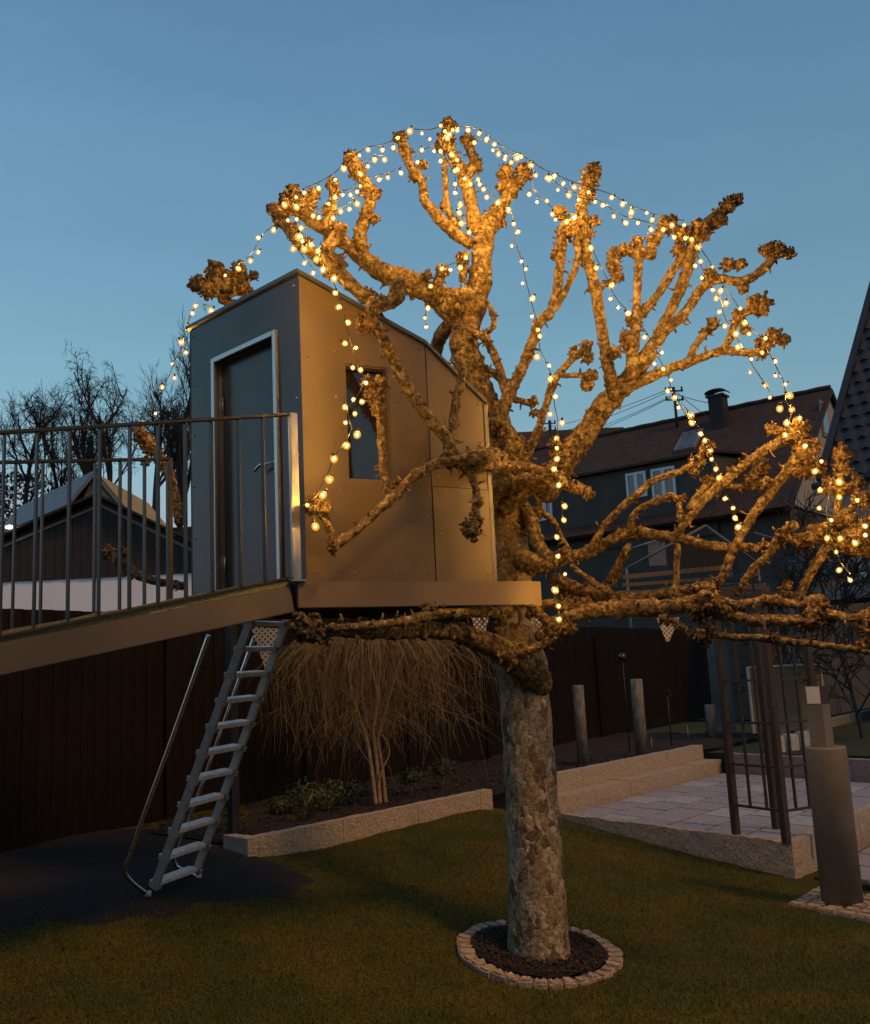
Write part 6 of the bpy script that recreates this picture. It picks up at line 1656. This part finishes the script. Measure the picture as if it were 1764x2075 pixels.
# ---- bare trees
def bare_tree(label, base, H, spread, seed, droop=0.0, levels=5, r0=.16, upright=.5, group='bare trees against the dusk sky', nmain=9, tr=.30, W=None):
    rs = random.Random(seed)
    root = thing('bare_tree', label, 'tree', tuple(base), group)
    big, fine = [], []
    def grow(p, d, L, r, lev):
        n = 5 if lev > 0 else 8
        pts = [p.copy()]; q = p.copy(); dd = d.copy()
        for i in range(n):
            dd = (dd+Vector((rs.uniform(-1, 1), rs.uniform(-1, 1), rs.uniform(-.6, .8)))*.16+Vector((0, 0, upright*.10 if lev < 3 else -droop*.22))).normalized()
            q = q+dd*(L/n); pts.append(q.copy())
        (big if lev == 0 else fine).append(([tuple(x) for x in pts], r, r*(.45 if lev < 2 else .35)))
        if lev >= levels: return
        kids = (nmain if lev == 0 else rs.randint(4, 6) if lev < 3 else rs.randint(2, 4))
        for k in range(kids):
            t = rs.uniform(tr if lev == 0 else .25, 1.0); i = min(n, max(1, int(t*n)))
            ax = Vector((rs.uniform(-1, 1), rs.uniform(-1, 1), rs.uniform(-.3, .6))).normalized()
            di = (pts[i]-pts[i-1]).normalized()
            nd = (di*(.75 if lev else .8)+ax*spread).normalized()
            grow(pts[i], nd, L*rs.uniform(.45, .68), max(r*rs.uniform(.40, .58), .010), lev+1)
    grow(Vector(base), Vector((rs.uniform(-.05, .05), 0, 1)), H*.62, r0, 0)
    al = np.concatenate([np.asarray(l_[0]) for l_ in big+fine]); bs = np.array(base)
    kz = H/(np.percentile(al[:, 2], 99.7)-bs[2]); kx = (W/np.percentile(np.abs(al[:, 0]-bs[0]), 97)) if W else 1
    big = [((np.asarray(a)-bs)*np.array([kx, kx, kz])+bs, b, c) for a, b, c in big]
    fine = [((np.asarray(a)-bs)*np.array([kx, kx, kz])+bs, b, c) for a, b, c in fine]
    Vv, Ff = strands(big, 7); link('trunk', np_mesh('trunk', Vv, Ff), M['twigdark'], root, smooth=True)
    Vv, Ff = strands(fine, 3); link('crown', np_mesh('crown', Vv, Ff), M['twigdark'], root)
    return root
def tree_at(x, ytop, Y):
    p = P(x, ytop, Y); return Vector((p.x, Y, 0)), p.z
def hill_z(x, y):
    return -.3+9.3*min(1, max(0, (y-41)/2.5))*min(1, max(0, (-x-5)/4))+.10*max(0, y-44)*min(1, max(0, (-x-5)/4))
hx, hy = np.linspace(-70, 5, 70), np.linspace(40, 118, 60)
HX, HY = np.meshgrid(hx, hy); HZ = np.vectorize(hill_z)(HX, HY)
ii = (np.arange(69)[None]+np.arange(59)[:, None]*70).ravel()
o = link('hill', np_mesh('hill', np.stack([HX, HY, HZ], -1).reshape(-1, 3), np.stack([ii, ii+1, ii+71, ii+70], 1)), M['conifer'], smooth=True); o['kind'] = 'structure'
for (x, yt, hw, Y, sp_, sd_, dr, up_, lab) in ((58, 785, 85, 34, .95, 3, .25, .25, 'round bare tree at the far left above the barn'), (132, 812, 60, 38, .95, 9, .3, .2, 'smaller bare tree between the left one and the birch'), (226, 708, 85, 33, .85, 21, .75, .45, 'tall bare birch with drooping twigs behind the barn'),
        (176, 748, 60, 36, .85, 14, .7, .35, 'drooping birch just left of the tallest one'), (310, 775, 80, 30, .9, 33, .3, .25, 'spreading bare tree between the birch and the tree house'), (366, 632, 62, 27, .62, 41, -.2, .8, 'slender upright bare tree rising beside the tree house corner'), (440, 770, 70, 26, .9, 52, .1, .3, 'bare tree half hidden behind the tree house')):
    Y += 16; b, zt_ = tree_at(x, yt, Y); b.z = hill_z(b.x, Y)-.1; bare_tree(lab, b, zt_-b.z, sp_, sd_, dr, 5, .15, up_, W=hw/FPX*Y)
for (x, yt, Y, sd_, lab) in ((1690, 985, 15.5, 61, 'low bare shrub between the brown roof and the slate roof'), (1610, 1075, 16.5, 77, 'bare shrub below the big brown roof')):
    p = P(x, yt, Y); bare_tree(lab, Vector((p.x, Y, .2)), p.z-.2, .9, sd_, 0, 4, .035, .3, 'bare shrubs by the neighbour house', 8, .15)
# dark conifer and hedge
def blob_tree(name, label, cat, base, H, R, n, seed, cone=True):
    root = thing(name, label, cat, tuple(base))
    rs = np.random.RandomState(seed); Vv, Ff = [], []
    for i in range(n):
        h_ = rs.uniform(0, 1)**.8; rad = R*((1-h_)*.95+.05 if cone else math.sqrt(max(0, 1-(2*h_-1)**2))+.1)*rs.uniform(.5, 1.05)
        a = rs.uniform(0, 2*PI); c = np.array([base.x+math.cos(a)*rad, base.y+math.sin(a)*rad, base.z+.2+h_*H])
        d1_ = rs.normal(size=3); d1_ /= np.linalg.norm(d1_); d2_ = np.cross(d1_, rs.normal(size=3)); d2_ /= np.linalg.norm(d2_); s = rs.uniform(.10, .24); k = len(Vv)
        Vv += [c-d1_*s, c+d2_*s*.4, c+d1_*s, c-d2_*s*.4]; Ff.append((k, k+1, k+2, k+3))
    link('crown', np_mesh('crown', Vv, Ff), M['conifer'], root)
    bm = bmesh.new(); tube(bm, [Vector(base), Vector(base)+Vector((0, 0, H*.9))], [.14, .03], 8); link('trunk', mesh_from(bm, 'trunk'), M['twigdark'], root)
p = P(183, 885, 60); blob_tree('conifer', 'dark narrow conifer standing behind the yellow gable', 'conifer', Vector((p.x, 60, 0)), p.z-.2, 1.6, 4500, 4)
p = P(20, 960, 60); blob_tree('evergreen_bush', 'broad dark evergreen behind the grey roof at the left edge', 'bush', Vector((p.x, 60, 0)), p.z-.2, 4.6, 6000, 6, False)
p = P(-90, 920, 60); blob_tree('evergreen_bush', 'dark evergreen cut off by the left edge of the picture', 'bush', Vector((p.x, 60, 0)), p.z-.2, 4.0, 5000, 8, False)

# ---- the house the picture is taken from, whose dark gable shows in the tree house window
ph = thing('garden_house', 'dark gabled house behind the viewpoint, mirrored in the tree house window', 'house', (0, -9, 0))
bm = bmesh.new(); prism(bm, [Vector((-7, -4.5, -.3)), Vector((7, -4.5, -.3)), Vector((7, -4.5, 3.6)), Vector((0, -4.5, 8.2)), Vector((-7, -4.5, 3.6))], (0, -9, 0)); link('wall', mesh_from(bm, 'wall'), M['darkplaster'], ph)
for sg in (-1, 1):
    bm = bmesh.new(); prism(bm, [Vector((0, -4.2, 8.26)), Vector((sg*7.6, -4.2, 3.27)), Vector((sg*7.6, -4.2, 3.40)), Vector((0, -4.2, 8.42))], (0, -9.6, 0)); link('roof', mesh_from(bm, 'roof'), M['brownroof'], ph)

# ---- added hedge behind the fence, hiding the bright sky below the platform
hd = thing('hedge', 'dark hedge added behind the board fence to darken the gap below the platform', 'hedge', (-2, 17.5, 0))
rs = np.random.RandomState(8); Vv, Ff = [], []
for i in range(9000):
    c = np.array([rs.uniform(-3.4, 1.0), 17.5+rs.uniform(-.5, .6), rs.uniform(.2, 3.35)])
    d1_ = rs.normal(size=3); d1_ /= np.linalg.norm(d1_); d2_ = np.cross(d1_, rs.normal(size=3)); d2_ /= np.linalg.norm(d2_); sz = rs.uniform(.06, .14); k = len(Vv)
    Vv += [c-d1_*sz, c+d2_*sz*.5, c+d1_*sz, c-d2_*sz*.5]; Ff.append((k, k+1, k+2, k+3))
link('foliage', np_mesh('foliage', Vv, Ff), M['conifer'], hd)
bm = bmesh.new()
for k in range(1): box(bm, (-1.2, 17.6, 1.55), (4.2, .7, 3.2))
link('dark_core', mesh_from(bm, 'dark_core'), M['conifer'], hd)
# ---- a few fallen leaves on the grass
pl_ = []
rl = random.Random(9)
while len(pl_) < 170:
    x, y = rl.uniform(-2.4, 3.2), rl.uniform(3.6, 9)
    if math.hypot(x-RING.x, y-RING.y) < .6 or (x-KL.x)*(-KDIR.y)+(y-KL.y)*KDIR.x > -.05 or (x-TLf.x)*sideF.x+(y-TLf.y)*sideF.y > -.05: continue
    pl_.append((x, y, float(lawn_z(np.array([x]), np.array([y]))[0])+.022))
litter('fallen_leaves', pl_, .010, .026, M['chip'], 4)
